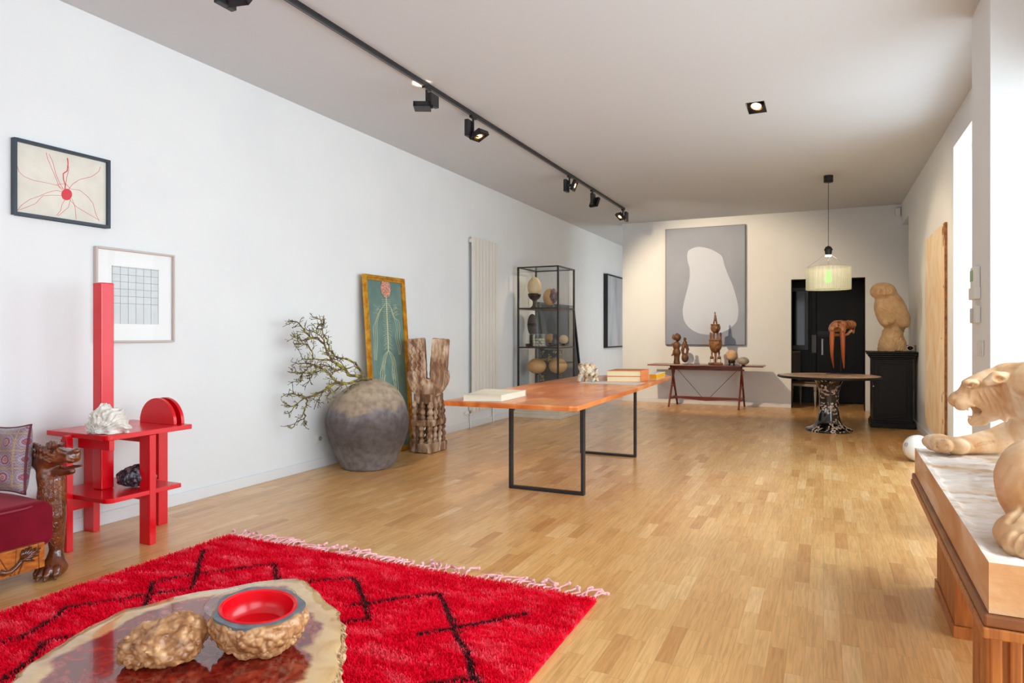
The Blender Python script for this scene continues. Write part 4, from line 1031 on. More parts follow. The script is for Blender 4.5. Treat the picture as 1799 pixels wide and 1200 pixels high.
# ================================================================= CARVED WOODEN SCULPTURE
wood = N('old_carved_wood'); wood.col(wood.ramp(wood.noise(14, 6, (1, 1, .35), dist=.8), [(.3, lin((84, 54, 38))), (.46, lin((138, 102, 76))), (.58, lin((182, 154, 128))), (.72, lin((214, 198, 178)))])); wood.set(rough=.85); wood.bump(wood.noise(40, 5, (1, 1, .3)), .6, .006)
SX, SY = -3.885, 6.23
def totem(P):
    Q0 = P - np.array([SX, SY, 0]); Q = Q0 @ np.array(Matrix.Rotation(math.radians(27), 3, 'Z')); x, y, z = Q[:, 0], Q[:, 1], Q[:, 2]
    # forked top: two broad blades meeting in a rounded bowl shape
    def blade(s_):
        c = np.array([s_ * .118, 0, .98]); 
        d = bx(Q, c, (.092, .085, .235), (0, s_ * 4, 0), .012); return d
    d = np.minimum(blade(-1), blade(1))
    U = np.maximum(np.maximum(np.sqrt(x ** 2 * 1.0 + (z - .80) ** 2) - .222, np.abs(y) - .092), z - .86)
    d = smin(d, U, .02)
    notch = cap(Q, (0, -.2, .80), (0, .2, .80), .022); wedge = np.maximum(np.abs(x) - .018 - np.clip(z - .8, 0, 1) * .05, .79 - z)
    d = smax(d, -np.minimum(notch, wedge), .006)
    # hollow on the right blade front
    d = smax(d, -ell(Q, (.118, -.10, .90), (.075, .028, .22)), .008)
    for ex, ez in ((0, .13), (0, -.12), (.05, .02), (-.05, .02), (.05, -.08), (-.05, -.08), (.045, .10), (-.045, .10)):
        d = smin(d, cap(Q, (.118, -.074, .93), (.118 + ex, -.072, .93 + ez), .006), .003)
    # zigzag ridges on the left blade
    zz = np.abs(((z * 14) % 1) - .5) * .045
    for o_ in (-.05, .0, .05):
        rdg = np.sqrt((x + .118 + o_ * .9 - zz + .012) ** 2 + (y + .093) ** 2) - .010; rdg = np.maximum(rdg, np.maximum(.66 - z, z - 1.20)); d = smin(d, rdg, .006)
    Q = Q0; x, y, z = Q[:, 0], Q[:, 1], Q[:, 2]
    # body: capital, plates and rows of small pillars
    d = np.minimum(d, bx(Q, (0, 0, .57), (.115, .125, .055), None, .012))
    d = np.minimum(d, bx(Q, (0, 0, .315), (.125, .16, .032), None, .008))
    d = np.minimum(d, bx(Q, (0, 0, .052), (.135, .175, .052), None, .010))
    for lev, z0, z1 in ((1, .345, .53), (0, .10, .29)):
        zz_ = (z0 + z1) / 2
        pos = [(-.10, -.13), (0, -.135), (.10, -.13), (.105, -.045), (.105, .045), (.10, .13), (0, .13), (-.10, .13), (-.105, .045), (-.105, -.045)]
        for (a, b) in pos:
            b *= .95 if lev else 1.05
            d = smin(d, cap(Q, (a, b, z0), (a, b, z1), .020), .004)
            d = smin(d, ell(Q, (a, b, z1 - .035), (.030, .032, .030)), .004)
            d = smin(d, ell(Q, (a, b, zz_ - .01), (.033, .032, .034)), .004); d = smin(d, ell(Q, (a, b, z0 + .025), (.030, .030, .026)), .004)
    d = near(d, P, lambda T: .006 * fbm(T * np.array([1, 1, .45]), 26, 3), .03)
    return smax(d, .001 - z, .002)
t = sculpt('carved_sculpture', totem, (SX - .27, SY - .22, 0), (SX + .27, SY + .22, 1.26), .0062, wood.m, loc=(SX, SY, 0), world=True)
tag(t, 'tall weathered wooden carving with forked top and rows of little pillars, beside the gilt-framed picture', 'sculpture')

# ================================================================= RADIATOR
ra = thing('radiator', (XL + .05, 8.34, .0), 'tall white vertical panel radiator on the left wall', 'radiator')
radm = simple('cream_white_enamel', (226, 223, 216), .4); n_f = 8; y0, y1 = 7.945, 8.735; fwid = (y1 - y0) / n_f
for k in range(n_f):
    g = G().box(XL + .052, XL + .078, y0 + k * fwid + .008, y0 + (k + 1) * fwid - .008, .22, 2.575)
    build('fin', g, radm, parent=ra, world=True, bevel=.005)
for z_ in (.24, 2.50): build('header', G().box(XL + .016, XL + .053, y0 + .01, y1 - .01, z_, z_ + .05), radm, parent=ra, world=True, bevel=.004)
for y_ in (y0 + .1, y1 - .14): build('wall_bracket', G().box(XL + .002, XL + .052, y_, y_ + .04, 2.3, 2.36), radm, parent=ra, world=True)
build('pipe', G().tube([(XL + .03, 7.97, .25), (XL + .03, 7.97, .0)], .011, 10), M['white_enamel'], parent=ra, world=True, smooth=True)
build('pipe', G().tube([(XL + .03, 8.66, .25), (XL + .03, 8.66, .0)], .009, 10), M['white_enamel'], parent=ra, world=True, smooth=True)
v_ = build('valve', G().tube([(XL + .03, 7.96, .21), (XL + .03, 7.90, .21)], [.014, .014], 14), simple('brass', (176, 150, 104), .3, metal=.9), parent=ra, world=True, smooth=True)
build('valve_knob', G().tube([(XL + .03, 7.90, .21), (XL + .03, 7.83, .21)], [.021, .018], 18), M['plastic'], parent=ra, world=True, smooth=True)

# ================================================================= GLASS DISPLAY CABINET WITH EGGS
VX0, VX1, VY0, VY1, VZ0, VZ1 = -4.235, -3.585, 9.365, 10.065, .40, 2.29
vt_ = thing('display_cabinet', (-3.91, 9.70, 0), 'tall black-framed glass display cabinet of mounted eggs on a cream stone base', 'cabinet')
bstone = simple('cream_stone', (206, 196, 178), .6, (216, 208, 192), 5, .1, 40)
build('stone_base', G().box(-4.31, -3.51, 9.29, 10.14, 0, .06).box(-4.29, -3.53, 9.31, 10.12, .06, .10).box(-4.275, -3.545, 9.325, 10.105, .10, .33).box(-4.30, -3.52, 9.30, 10.13, .33, .40), bstone, parent=vt_, world=True, bevel=.006)
fm = simple('dark_bronze_frame', (40, 32, 30), .4)
SH = [VZ0, 1.07, 1.665, VZ1]
b_ = .026
for x_ in (VX0, VX1):
    for y_ in (VY0, VY1):
        build('upright', G().box(x_ - b_ / 2, x_ + b_ / 2, y_ - b_ / 2, y_ + b_ / 2, VZ0 + .001, VZ1), fm, parent=vt_, world=True)
for z_ in SH:
    g = G(); h_ = b_ / 2; z0 = z_ if z_ == VZ0 else z_ - .02; z1 = z0 + .02
    for y_ in (VY0, VY1): g.box(VX0 + h_, VX1 - h_, y_ - .008, y_ + .008, z0, z1)
    for x_ in (VX0, VX1): g.box(x_ - .008, x_ + .008, VY0 + h_, VY1 - h_, z0, z1)
    build('cross_frame', g, fm, parent=vt_, world=True)
shm = simple('walnut_shelf', (122, 70, 38), .5, (150, 92, 52), 10)
for z_ in SH[:3]:
    build('shelf', G().box(VX0 + .02, VX1 - .02, VY0 + .02, VY1 - .02, z_ - (.001 if z_ == VZ0 else .018), z_ + (.015 if z_ == VZ0 else .0)), shm, parent=vt_, world=True)
build('top_glass', G().box(VX0 + .015, VX1 - .015, VY0 + .015, VY1 - .015, VZ1 - .010, VZ1 - .006), M['glass'], parent=vt_, world=True)
for nm, a in (('side_glass', (VX0 + .014, VX1 - .014, VY0 - .002, VY0 + .002)), ('side_glass', (VX0 + .014, VX1 - .014, VY1 - .002, VY1 + .002)), ('side_glass', (VX0 - .002, VX0 + .002, VY0 + .014, VY1 - .014)), ('side_glass', (VX1 - .002, VX1 + .002, VY0 + .014, VY1 - .014))):
    build(nm, G().box(*a, VZ0 + .022, VZ1 - .022), M['glass'], parent=vt_, world=True)
eggm = simple('ivory_eggshell', (222, 190, 140), .45, (232, 206, 162), 8, .2, 200, .0005)
eggt = simple('tan_eggshell', (192, 142, 82), .45, (212, 166, 104), 9, .25, 160, .0006)
dwood = simple('dark_turned_wood', (44, 18, 12), .25, (62, 28, 18), 8)
def eggprof(a, h, n=24):
    return [(max(0, a * math.sin(t) * (1 - .13 * -math.cos(t)) if True else 0), h - h * math.cos(t)) for t in np.linspace(0, math.pi, n)]
def upright_egg(name, c, a, h, mat, label, holder, hm, cat='egg', grp=None):
    """egg of half-height h on a holder profile; c is the shelf point"""
    t = thing(name, c, label, cat, grp); hz_ = holder[-1][1]
    build('stand', G().lathe(holder, n=32), hm, parent=t, smooth=True)
    P = [(max(0.0, a * math.sin(u) * (1 + .10 * math.cos(u))), h - h * math.cos(u)) for u in np.linspace(0, math.pi, 28)]
    build('egg', G().lathe(P, c=(0, 0, hz_ - h * .22), n=32), mat, parent=t, smooth=True, sharp=0); return t
gob = [(.068, .0), (.070, .008), (.052, .022), (.030, .05), (.026, .09), (.035, .12), (.075, .15), (.098, .185), (.104, .215), (.098, .226), (.085, .222)]
e1 = pd(939, 541, 10.42); e1[2] = SH[2] + .001
upright_egg('egg_on_goblet', e1, .110, .148, eggm, 'large ivory egg standing in a dark turned goblet, top shelf of the glass cabinet', gob, dwood)
# brown stone disc with a purple crystal patch
e2 = pd(966, 541, 10.36); e2[2] = SH[2]
t = thing('egg_fossil', e2, 'round brown egg with a purple-grey broken side, top shelf of the glass cabinet', 'egg')
sm_ = build('mount', G().box(-.06, .06, -.04, .04, .001, .04), simple('grey_mount', (92, 86, 80), .5), parent=t, bevel=.004)
sculpt('shell', lambda P: near(ell(P, (0, 0, .165), (.108, .09, .135)), P, lambda Q: .003 * fbm(Q, 20, 2)), (-.14, -.12, .02), (.14, .12, .32), .008, eggt, parent=t)
sculpt('crystal', lambda P: near(ell(P, (.075, -.03, .185), (.055, .075, .115)), P, lambda Q: .014 * fbm(Q, 34, 2)), (-.02, -.14, .03), (.16, .1, .33), .007, simple('purple_grey_crystal', (88, 62, 66), .4, (128, 98, 100), 30), parent=t)
# middle shelf
e3 = pd(935, 608, 10.50); e3[2] = SH[1] + .001
t = thing('oval_carving', e3, 'dark oval carving on a small brown stand, middle shelf of the glass cabinet', 'carving')
build('stand', G().box(-.09, .06, -.05, .05, 0, .045).box(-.04, .01, -.02, .02, .045, .18), dwood, parent=t, bevel=.004)
build('oval', G().ball((0, 0, .34), (.085, .02, .17), 24), simple('dark_horn', (62, 54, 50), .25, (84, 74, 68), 12), parent=t, smooth=True, sharp=0)
build('band', G().ball((0, 0, .34), (.088, .028, .035), 20), dwood, parent=t, smooth=True, sharp=0)
e4 = pd(946, 608, 10.32); e4[2] = SH[1] + .001
jar = thing('glass_jar', e4, 'square clear glass jar filled with small pale eggs, middle cabinet shelf', 'jar')
jm = glass('jar_glass', (.96, .98, .97), 1.35); s_ = .082
g = G().box(-s_, s_, -s_, -s_ + .004, 0, .19).box(-s_, s_, s_ - .004, s_, 0, .19).box(-s_, -s_ + .004, -s_ + .004, s_ - .004, 0, .19).box(s_ - .004, s_, -s_ + .004, s_ - .004, 0, .19).box(-s_, s_, -s_, s_, 0, .004)
build('jar_wall', g, jm, parent=jar); build('jar_rim', G().box(-s_, s_, -s_ - .001, -s_ + .006, .188, .194).box(-s_, s_, s_ - .006, s_ + .001, .188, .194).box(-s_ - .001, -s_ + .006, -s_, s_, .188, .194).box(s_ - .006, s_ + .001, -s_, s_, .188, .194), simple('pale_rim', (170, 176, 172), .2), parent=jar)
pale = simple('small_pale_eggshell', (214, 196, 172), .5, (232, 220, 204), 18)
rr = random.Random(3); k = 0
emesh = None
for lz in range(3):
    for ix in range(3):
        for iy in range(3):
            if (ix + iy + lz) % 4 == 3: continue
            x_ = e4[0] - .048 + .048 * ix + rr.uniform(-.004, .004); y_ = e4[1] - .048 + .048 * iy + rr.uniform(-.004, .004); z_ = e4[2] + .027 + .042 * lz
            if emesh is None:
                o = build('small_egg', G().ball((0, 0, 0), (.022, .022, .018), 12), pale, loc=(x_, y_, z_), smooth=True, sharp=0); emesh = o
            else:
                o = emesh.copy(); COL.objects.link(o); o.location = (x_, y_, z_)
            o.rotation_euler = (rr.uniform(-.6, .6), rr.uniform(-.6, .6), rr.uniform(0, 3))
            tag(o, 'small pale egg in the square glass jar of the display cabinet', 'egg', 'small eggs in the glass jar')
def side_egg(name, pt, zc, rx, rz_, mat, label, sh=.10):
    c = np.array(pt); t = thing(name, (c[0], c[1], zc[0]), label, 'egg')
    t.rotation_euler = (0, 0, TH)
    build('stand', G().lathe([(.052, 0), (.055, .008), (.030, .02), (.014, .04), (.012, sh - .02), (.035, sh), (.04, sh + .006)], n=24), M['black_paint'], parent=t, smooth=True)
    build('egg', G().ball((0, 0, sh + rz_), (rx, rz_ * 1.0, rz_), 32), mat, parent=t, smooth=True, sharp=0); return t
side_egg('egg_on_stand', pd(967, 608, 10.55), (SH[1] + .001,), .085, .075, eggt, 'tan egg behind the black carving, middle shelf of the glass cabinet', .05)
side_egg('egg_on_stand', pd(990, 608, 10.46), (SH[1] + .001,), .075, .070, eggm, 'pale egg behind the front right upright, middle shelf of the glass cabinet', .04)
t = sculpt('black_carving', lambda P: near(smin(ell(P, (0, 0, .07), (.05, .04, .075)), ell(P, (.0, 0, .15), (.04, .035, .05)), .02), P, lambda Q: .006 * fbm(Q, 30, 2)), (-.09, -.08, 0), (.09, .08, .23), .008, simple('black_horn', (30, 28, 30), .3), loc=tuple(np.append(pd(975, 608, 10.30)[:2], SH[1] + .002)))
tag(t, 'small black lumpy carving between the eggs on the middle cabinet shelf', 'carving')
side_egg('egg_on_stand', pd(943, 700, 10.42), (VZ0 + .016,), .148, .118, eggt, 'big tan egg lying on its side at the left of the bottom cabinet shelf', .235)
side_egg('egg_on_stand', pd(980, 700, 10.48), (VZ0 + .016,), .145, .118, eggt, 'big tan egg lying on its side at the right of the bottom cabinet shelf', .235)
ms = simple('gilded_mosaic', (70, 64, 58), .4, (190, 158, 96), 60, .8, 90, .004)
c_ = pd(968, 700, 10.42); t = thing('encrusted_box', (c_[0] - .0, c_[1] - .02, VZ0 + .016), 'dark box crusted with gold pebbles behind the two big eggs, bottom cabinet shelf', 'box')
t.location = (-3.93, 10.0, VZ0 + .016)
g = G().box(-.19, .19, -.03, .04, 0, .60); build('box_body', g, simple('dark_slate', (60, 58, 58), .5), parent=t, bevel=.004)
g = G(); rr = random.Random(9)
for k in range(150):
    a = rr.random()
    if a < .35: x_, z_ = rr.uniform(-.18, .18), rr.uniform(.42, .47)
    elif a < .6: x_, z_ = -.17 + rr.uniform(-.02, .04), rr.uniform(.1, .58)
    elif a < .8: x_, z_ = .15 + rr.uniform(-.03, .03), rr.uniform(.1, .58)
    else: x_, z_ = rr.uniform(-.05, .08), rr.uniform(.3, .59)
    r_ = rr.uniform(.006, .014); g.ball((x_, -.032, z_), (r_, .007, r_), 6)
o = build('gold_pebbles', g, simple('gold_crust', (176, 146, 84), .35, (206, 180, 120), 40, metal=.4), parent=t, recalc=False); o['kind'] = 'stuff'

# tall framed mirror leaning on the wall behind the cabinet
lm = thing('leaning_mirror', (-4.2, 11.2, 0), 'large black-edged mirror leaning on the left wall behind the glass cabinet', 'mirror')
def quadbox(g, X0b, X0t, y0, y1, z0, z1, th_, H0=1.80):
    def xx(z): return X0b + (X0t - X0b) * z / H0
    c = [(xx(z) + w_, y, z) for w_ in (0, th_) for z in (z0, z1) for y in (y0, y1)]
    return g.add(c, [(0, 2, 3, 1), (4, 5, 7, 6), (0, 1, 5, 4), (2, 6, 7, 3), (0, 4, 6, 2), (1, 3, 7, 5)])
g = G()
for a in ((10.35, 10.39, 0, 1.80), (12.06, 12.10, 0, 1.80), (10.39, 12.06, 0, .04), (10.39, 12.06, 1.76, 1.80)): quadbox(g, -4.13, -4.328, *a, .03)
build('mirror_frame', g, M['black_metal'], parent=lm, world=True)
build('mirror_glass', quadbox(G(), -4.13, -4.328, 10.39, 12.06, .04, 1.76, .012), simple('smoky_mirror', (70, 74, 80), .03, metal=1.0), parent=lm, world=True)

# large framed photograph in the corridor
cp = thing('framed_photograph', (XL, 15, .96), 'large framed glossy grey photograph far down the corridor, behind the back wall corner', 'picture')
build('frame', frame_yz(G(), XL + .001, 14.10, 15.95, .965, 2.58, .03, .09), M['black_metal'], parent=cp, world=True)
build('photo_panel', G().box(XL + .05, XL + .075, 14.13, 15.92, .995, 2.55), simple('glossy_grey_photo', (150, 156, 166), .08, (190, 196, 204), 2.2, coat=.8, coatr=.02, stretch=(1, 1, .3)), parent=cp, world=True)

# ================================================================= DINING TABLE
tz = .77
dt = thing('dining_table', (-2.1, 6.0, 0), 'long dining table with a warm orange-brown slab top on black steel loop legs', 'table')
tt = N('orange_tinted_oak'); tt.col(tt.ramp(tt.noise(3.2, 6, (1.6, .5, 1), dist=1.2), [(.3, lin((190, 92, 36))), (.5, lin((222, 128, 62))), (.68, lin((240, 164, 100)))])); tt.set(rough=.3, coat=.2, coatr=.12); tt.bump(tt.noise(8, 4), .05, .003)
L0 = pz(779, 705.5, tz); L1 = pz(813, 697, tz); P_ = [pz(779, 704, tz), pz(1000, 713.5, tz), pz(1016, 713.5, tz), pz(1060, 700, tz), pz(1110, 684.5, tz), pz(1179, 661, tz), pz(1172, 658.5, tz), pz(1100, 658.0, tz), pz(1012, 661, tz), pz(913, 677.5, tz), pz(850, 690, tz)]
poly = [(p[0], p[1]) for p in P_]
cxm = sum(p[0] for p in poly) / len(poly); cym = sum(p[1] for p in poly) / len(poly)
g = G(); n = len(poly); low = [(cxm + (a - cxm) * .985, cym + (b - cym) * .995) for a, b in poly]
g.add([(a, b, tz) for a, b in poly] + [(a, b, tz - .012) for a, b in poly] + [(a, b, tz - .038) for a, b in low], [tuple(range(n)), tuple(range(3 * n - 1, 2 * n - 1, -1))] + [(i, (i + 1) % n, n + (i + 1) % n, n + i) for i in range(n)] + [(n + i, n + (i + 1) % n, 2 * n + (i + 1) % n, 2 * n + i) for i in range(n)])
build('table_top', g, tt.m, parent=dt, world=True, bevel=.004)
for (xa, ya, xb, yb) in ((-2.345, 5.02, -1.70, 5.02), (-2.345, 6.80, -1.745, 6.80)):
    g = G(); w_ = .05; t_ = .022
    g.box(xa, xa + t_, ya - w_ / 2, ya + w_ / 2, .0, tz - .04).box(xb - t_, xb, ya - w_ / 2, ya + w_ / 2, 0, tz - .04)
    g.box(xa + t_, xb - t_, ya - w_ / 2, ya + w_ / 2, 0, t_).box(xa + t_, xb - t_, ya - w_ / 2, ya + w_ / 2, tz - .04 - t_, tz - .04)
    build('leg', g, M['black_metal'], parent=dt, world=True, bevel=.002)

def book(name, a, b, c, d_, z0, z1, label, cover, page, spine='left', group=None):
    """a,b,c,d_: the four top corners on the plane z1 (a-b front edge); pages inset between the covers"""
    p = [np.array(q[:2]) for q in (a, b, c, d_)]; cen_ = sum(p) / 4
    t = thing(name, (cen_[0], cen_[1], z0), label, 'book', group); tk = .004
    def slab_(k, za, zb):
        q = [cen_ + (x - cen_) * k for x in p]; return G().prism([tuple(x) for x in q], za, zb)
    g = slab_(1, z0, z0 + tk); g.v += []; g2 = slab_(1, z1 - tk, z1); g.add(g2.v, g2.f)
    sp0, sp1 = {'left': (3, 0), 'right': (1, 2), 'back': (2, 3), 'front': (0, 1)}[spine]
    q0, q1 = p[sp0], p[sp1]; inn = (cen_ - (q0 + q1) / 2); inn = inn / np.linalg.norm(inn) * tk
    g.prism([tuple(q0), tuple(q1), tuple(q1 + inn), tuple(q0 + inn)], z0 + tk, z1 - tk)
    build('cover', g, cover, parent=t, world=True); build('pages', slab_(.975, z0 + tk, z1 - tk), page, parent=t, world=True); return t
page = simple('cream_pages', (236, 216, 176), .8, (228, 206, 164), 60, stretch=(1, 1, 8))
z1 = tz + .047
book('book', pz(813, 694, z1), pz(881, 694.5, z1), pz(924, 685.5, z1), pz(853, 683, z1), tz + .001, z1, 'large thick pale book lying at the near left end of the dining table', simple('pale_linen_cover', (214, 206, 184), .6, (222, 216, 198), 6), simple('pale_pages', (222, 214, 192), .8), 'back')
ory = simple('orange_cloth_cover', (214, 124, 66), .7, (222, 134, 76), 12)
za, zb, zc = tz + .001, tz + .058, tz + .116
for z0, z1, lb in ((za, zb, 'lower of the two stacked orange books near the far end of the dining table'), (zb + .001, zc, 'upper of the two stacked orange books near the far end of the dining table')):
    A_, B_, C_, D_ = pz(1066, 671, tz), pz(1126, 671.5, tz), pz(1141, 668, tz), pz(1082, 667, tz)
    u_ = (B_ - A_); v_ = (D_ - A_)
    dshift = np.array([.0, .35, 0])
    A2 = A_; B2 = B_; C2 = B_ + np.array([-.02, .42, 0]); D2 = A_ + np.array([-.02, .42, 0])
    o = book('book', A2, B2, C2, D2, z0, z1, lb, ory, page, 'right', 'stacked orange books')
A_ = pz(1141, 667, tz); B_ = pz(1148, 667.3, tz); 
o = book('book', A_, B_ + np.array([.03, 0, 0]), B_ + np.array([.02, .5, 0]), A_ + np.array([-.01, .5, 0]), tz + .001, tz + .062, 'small book with yellow spine and white cover beside the orange books', simple('white_cover', (236, 236, 232), .5), simple('yellow_spine', (226, 168, 22), .6), 'back')
sh_ = [pz(1017, 673, tz), pz(1116, 677, tz), pz(1134, 672.5, tz), pz(1040, 668.5, tz)]
t = build('paper_sheet', G().prism([(p[0], p[1]) for p in sh_], tz + .0008, tz + .0022), simple('printed_paper', (232, 218, 204), .7, (240, 230, 220), 20), loc=(sh_[0][0], sh_[0][1], tz + .0008), world=True)
tag(t, 'large printed paper sheet lying on the dining table before the orange books', 'paper')
oc = pd(1034, 665, 6.95); oc[2] = tz
def root(P):
    L = (P - oc) @ Rcam; d = None
    S_ = .0059
    def q(a, b, c=0): return ((a - 1034) * S_, c, (669 - b) * S_ + .004)
    parts = [([q(1020, 641), q(1023, 652), q(1017, 667)], [.026, .030, .025]), ([q(1030, 640), q(1034, 652), q(1030, 668)], [.028, .030, .023]), ([q(1040, 641, .02), q(1043, 654, .02), q(1050, 667, .03)], [.026, .028, .023]), ([q(1024, 650, .0), q(1034, 658, -.03), q(1044, 654, 0)], [.024, .028, .023]), ([q(1048, 648, -.01), q(1046, 660, -.02), q(1040, 668, -.04)], [.014, .018, .016]), ([q(1020, 642, .03), q(1032, 641, .04), q(1044, 643, .03)], [.014, .016, .014])]
    d = union([chain(L, a, b) for a, b in parts], .012)
    d = smax(d, -ell(L, q(1034, 660, -.03), (.020, .05, .026)), .006)
    d = near(d, P, lambda Q: .007 * fbm(Q, 28, 2)); return smax(d, tz + .001 - P[:, 2], .002)
gz = N('glazed_driftwood'); gz.col(gz.ramp(gz.noise(26, 5, dist=1), [(.3, lin((96, 84, 60))), (.42, lin((198, 160, 116))), (.55, lin((222, 204, 174))), (.64, lin((150, 176, 170))), (.75, lin((216, 206, 180)))])); gz.set(rough=.2)
t = sculpt('driftwood_ornament', root, oc - (.16, .16, .01), oc + (.16, .16, .2), .0055, gz.m, loc=(oc[0], oc[1], tz), world=True); tag(t, 'glazed gnarled root ornament standing on the far half of the dining table', 'ornament')

# ================================================================= BACK WALL: PAINTING, CONSOLE AND FIGURES
pt_ = thing('painting', (-1.94, YB - .02, 1.076), 'large grey painting of a pale pear-shaped blob on the back wall', 'painting')
build('canvas', G().box(-2.63, -1.247, YB - .050, YB - .002, 1.076, 3.185), simple('blue_grey_paint', (142, 151, 170), .6, (153, 160, 177), 1.5, .08, 60), parent=pt_, world=True, bevel=.004)
bp = [(478, 250), (488, 226), (520, 211), (556, 207), (610, 220), (650, 240), (676, 262), (690, 310), (710, 365), (738, 430), (762, 515), (770, 575), (760, 630), (730, 664), (690, 689), (640, 703), (590, 707), (540, 698), (492, 670), (462, 630), (452, 575), (460, 520), (478, 450), (490, 395), (492, 335), (481, 290)]
bp = [py(1060 + a / 3.244, 370 + b / 3.244, YB - .052) for a, b in bp]
bp = smooth_poly([(p[0], p[2]) for p in bp], 4)
build('painted_blob', G().prism(bp, YB - .0525, YB - .0495, 'y'), simple('pale_grey_paint', (196, 206, 224), .6), parent=pt_, world=True)
g = G().box(-2.636, -2.630, YB - .052, YB - .002, 1.070, 3.191).box(-1.247, -1.241, YB - .052, YB - .002, 1.070, 3.191).box(-2.63, -1.247, YB - .052, YB - .002, 1.070, 1.076).box(-2.63, -1.247, YB - .052, YB - .002, 3.185, 3.191)
build('edge_strip', g, simple('dark_edge', (84, 84, 88), .5), parent=pt_, world=True)

kz = .735; KM = M['mahogany']
kt = thing('console_table', (-1.86, 12.02, 0), 'long slim mahogany trestle console against the back wall below the painting', 'table')
build('table_top', G().prism(rpoly(-2.82, -.895, 11.76, 12.30, (.01, .01, .01, .01)), kz - .022, kz), KM, parent=kt, world=True, bevel=.006)
build('apron', G().box(-2.47, -1.25, 11.98, 12.08, kz - .075, kz - .022), KM, parent=kt, world=True, bevel=.004)
for x_ in (-2.44, -1.28):
    g = G().bar((x_, 12.28, kz - .03), (x_, 11.74, .0), .045, .028, (1, 0, 0)); build('leg', g, KM, parent=kt, world=True, bevel=.003)
    g = G().bar((x_ + .03, 11.86, kz - .03), (x_ + .03, 12.36, .0), .045, .028, (1, 0, 0)); build('leg', g, KM, parent=kt, world=True, bevel=.003)
    build('cross_bar', G().box(x_ - .01, x_ + .04, 11.85, 12.28, .13, .165), KM, parent=kt, world=True, bevel=.003)
    build('cross_bar', G().box(x_ - .012, x_ + .036, 11.96, 12.16, .34, .37), KM, parent=kt, world=True, bevel=.003)
build('head_rail', G().box(-2.50, -1.22, 12.00, 12.04, kz - .10, kz - .072), KM, parent=kt, world=True)
build('stretcher', G().prism([(-2.48, .125), (-2.30, .13), (-1.86, .10), (-1.42, .13), (-1.22, .125), (-1.22, .165), (-1.42, .17), (-2.30, .17), (-2.48, .165)], 12.04, 12.07, 'y'), KM, parent=kt, world=True, bevel=.002)
for a in (-2.37, -1.32): build('brace_rod', G().tube([(a, 12.055, kz - .07), (-1.86 + (.07 if a > -1.8 else -.07), 12.055, .165)], .0045, 6), M['black_metal'], parent=kt, world=True)
# figures: local frame facing the camera, metres from pixels at their depth
fig = simple('dark_carved_wood', (76, 44, 24), .5, (122, 78, 44), 16, .5, 60, .004)
figg = simple('tobacco_carved_wood', (92, 56, 30), .45, (150, 104, 62), 18, .5, 60, .004)
S12 = 11.35 / 1180
def figure(name, cx_, base_y, fn, w_, h_, label, cat, mat=fig, depth=None, vox=.009):
    p = pz(cx_, base_y, kz); dd = (kz - H) / ray(cx_, base_y)[2]
    V, Fc = sdf(fn, (-w_, -.11, -.005), (w_, .11, h_), vox); R = Rcam
    o = build(name, (V @ R.T, Fc), mat, loc=(p[0], p[1], kz + .001), smooth=True, sharp=0, recalc=False); return tag(o, label, cat)
def fp(cx_, a, b, c=0, by=640): return ((a - cx_) * S12, c, (by - b) * S12)
def big(P):
    c = 1189; q = lambda a, b, d=0: fp(c, a, b, d, 640)
    d = chain(P, [q(1189, 638), q(1189, 628), q(1189, 616)], [.055, .047, .060])
    d = smin(d, ell(P, q(1189, 619), (.066, .06, .055)), .02); d = smin(d, ell(P, q(1188.5, 606), (.066, .06, .075)), .015)
    d = smin(d, ell(P, q(1190, 591), (.064, .06, .068)), .01); d = smin(d, cap(P, q(1190, 587), q(1190, 584), .02, .012), .01)
    d = smin(d, chain(P, [q(1184, 594), q(1181.5, 591), q(1182, 587), q(1184, 585)], [.018, .014, .010, .007]), .008)
    d = smin(d, cap(P, q(1184, 602), q(1180, 603), .016, .010), .008); d = smin(d, cap(P, q(1184, 620), q(1180, 624), .020, .012), .008)
    for k, s_ in enumerate((1187, 1193)): d = smax(d, -ell(P, q(s_, 590, -.065), (.013, .02, .011)), .004)
    return near(smax(d, -P[:, 2], .002), P, lambda Q: .004 * fbm(Q, 30, 2))
figure('carved_figure', 1189, 640, big, .13, .58, 'tall dark carved wooden figure with a curled horn, left end of the console', 'figure')
def small(P):
    c = 1201; q = lambda a, b, d=0: fp(c, a, b, d, 640)
    d = ell(P, q(1201, 628.5), (.062, .055, .080))
    d = smin(d, chain(P, [q(1197.5, 622), q(1196.5, 614), q(1199, 604)], [.018, .028, .030]), .008); d = smin(d, chain(P, [q(1204, 621), q(1206, 613), q(1202, 604)], [.018, .026, .030]), .008)
    d = smin(d, ell(P, q(1200.5, 602), (.040, .035, .050)), .01); d = smin(d, ell(P, q(1200.5, 594), (.028, .028, .030)), .006)
    for s_ in (1197, 1201, 1206): d = np.minimum(d, cap(P, q(s_, 632), q(s_, 640), .005))
    d = np.minimum(d, bx(P, q(1201, 639.6), (.055, .035, .005)))
    return near(smax(d, -P[:, 2], .002), P, lambda Q: .003 * fbm(Q, 30, 2))
figure('carved_figure', 1203.5, 640, small, .11, .50, 'small carved figure seated on a gourd beside the horned wooden figure', 'figure')
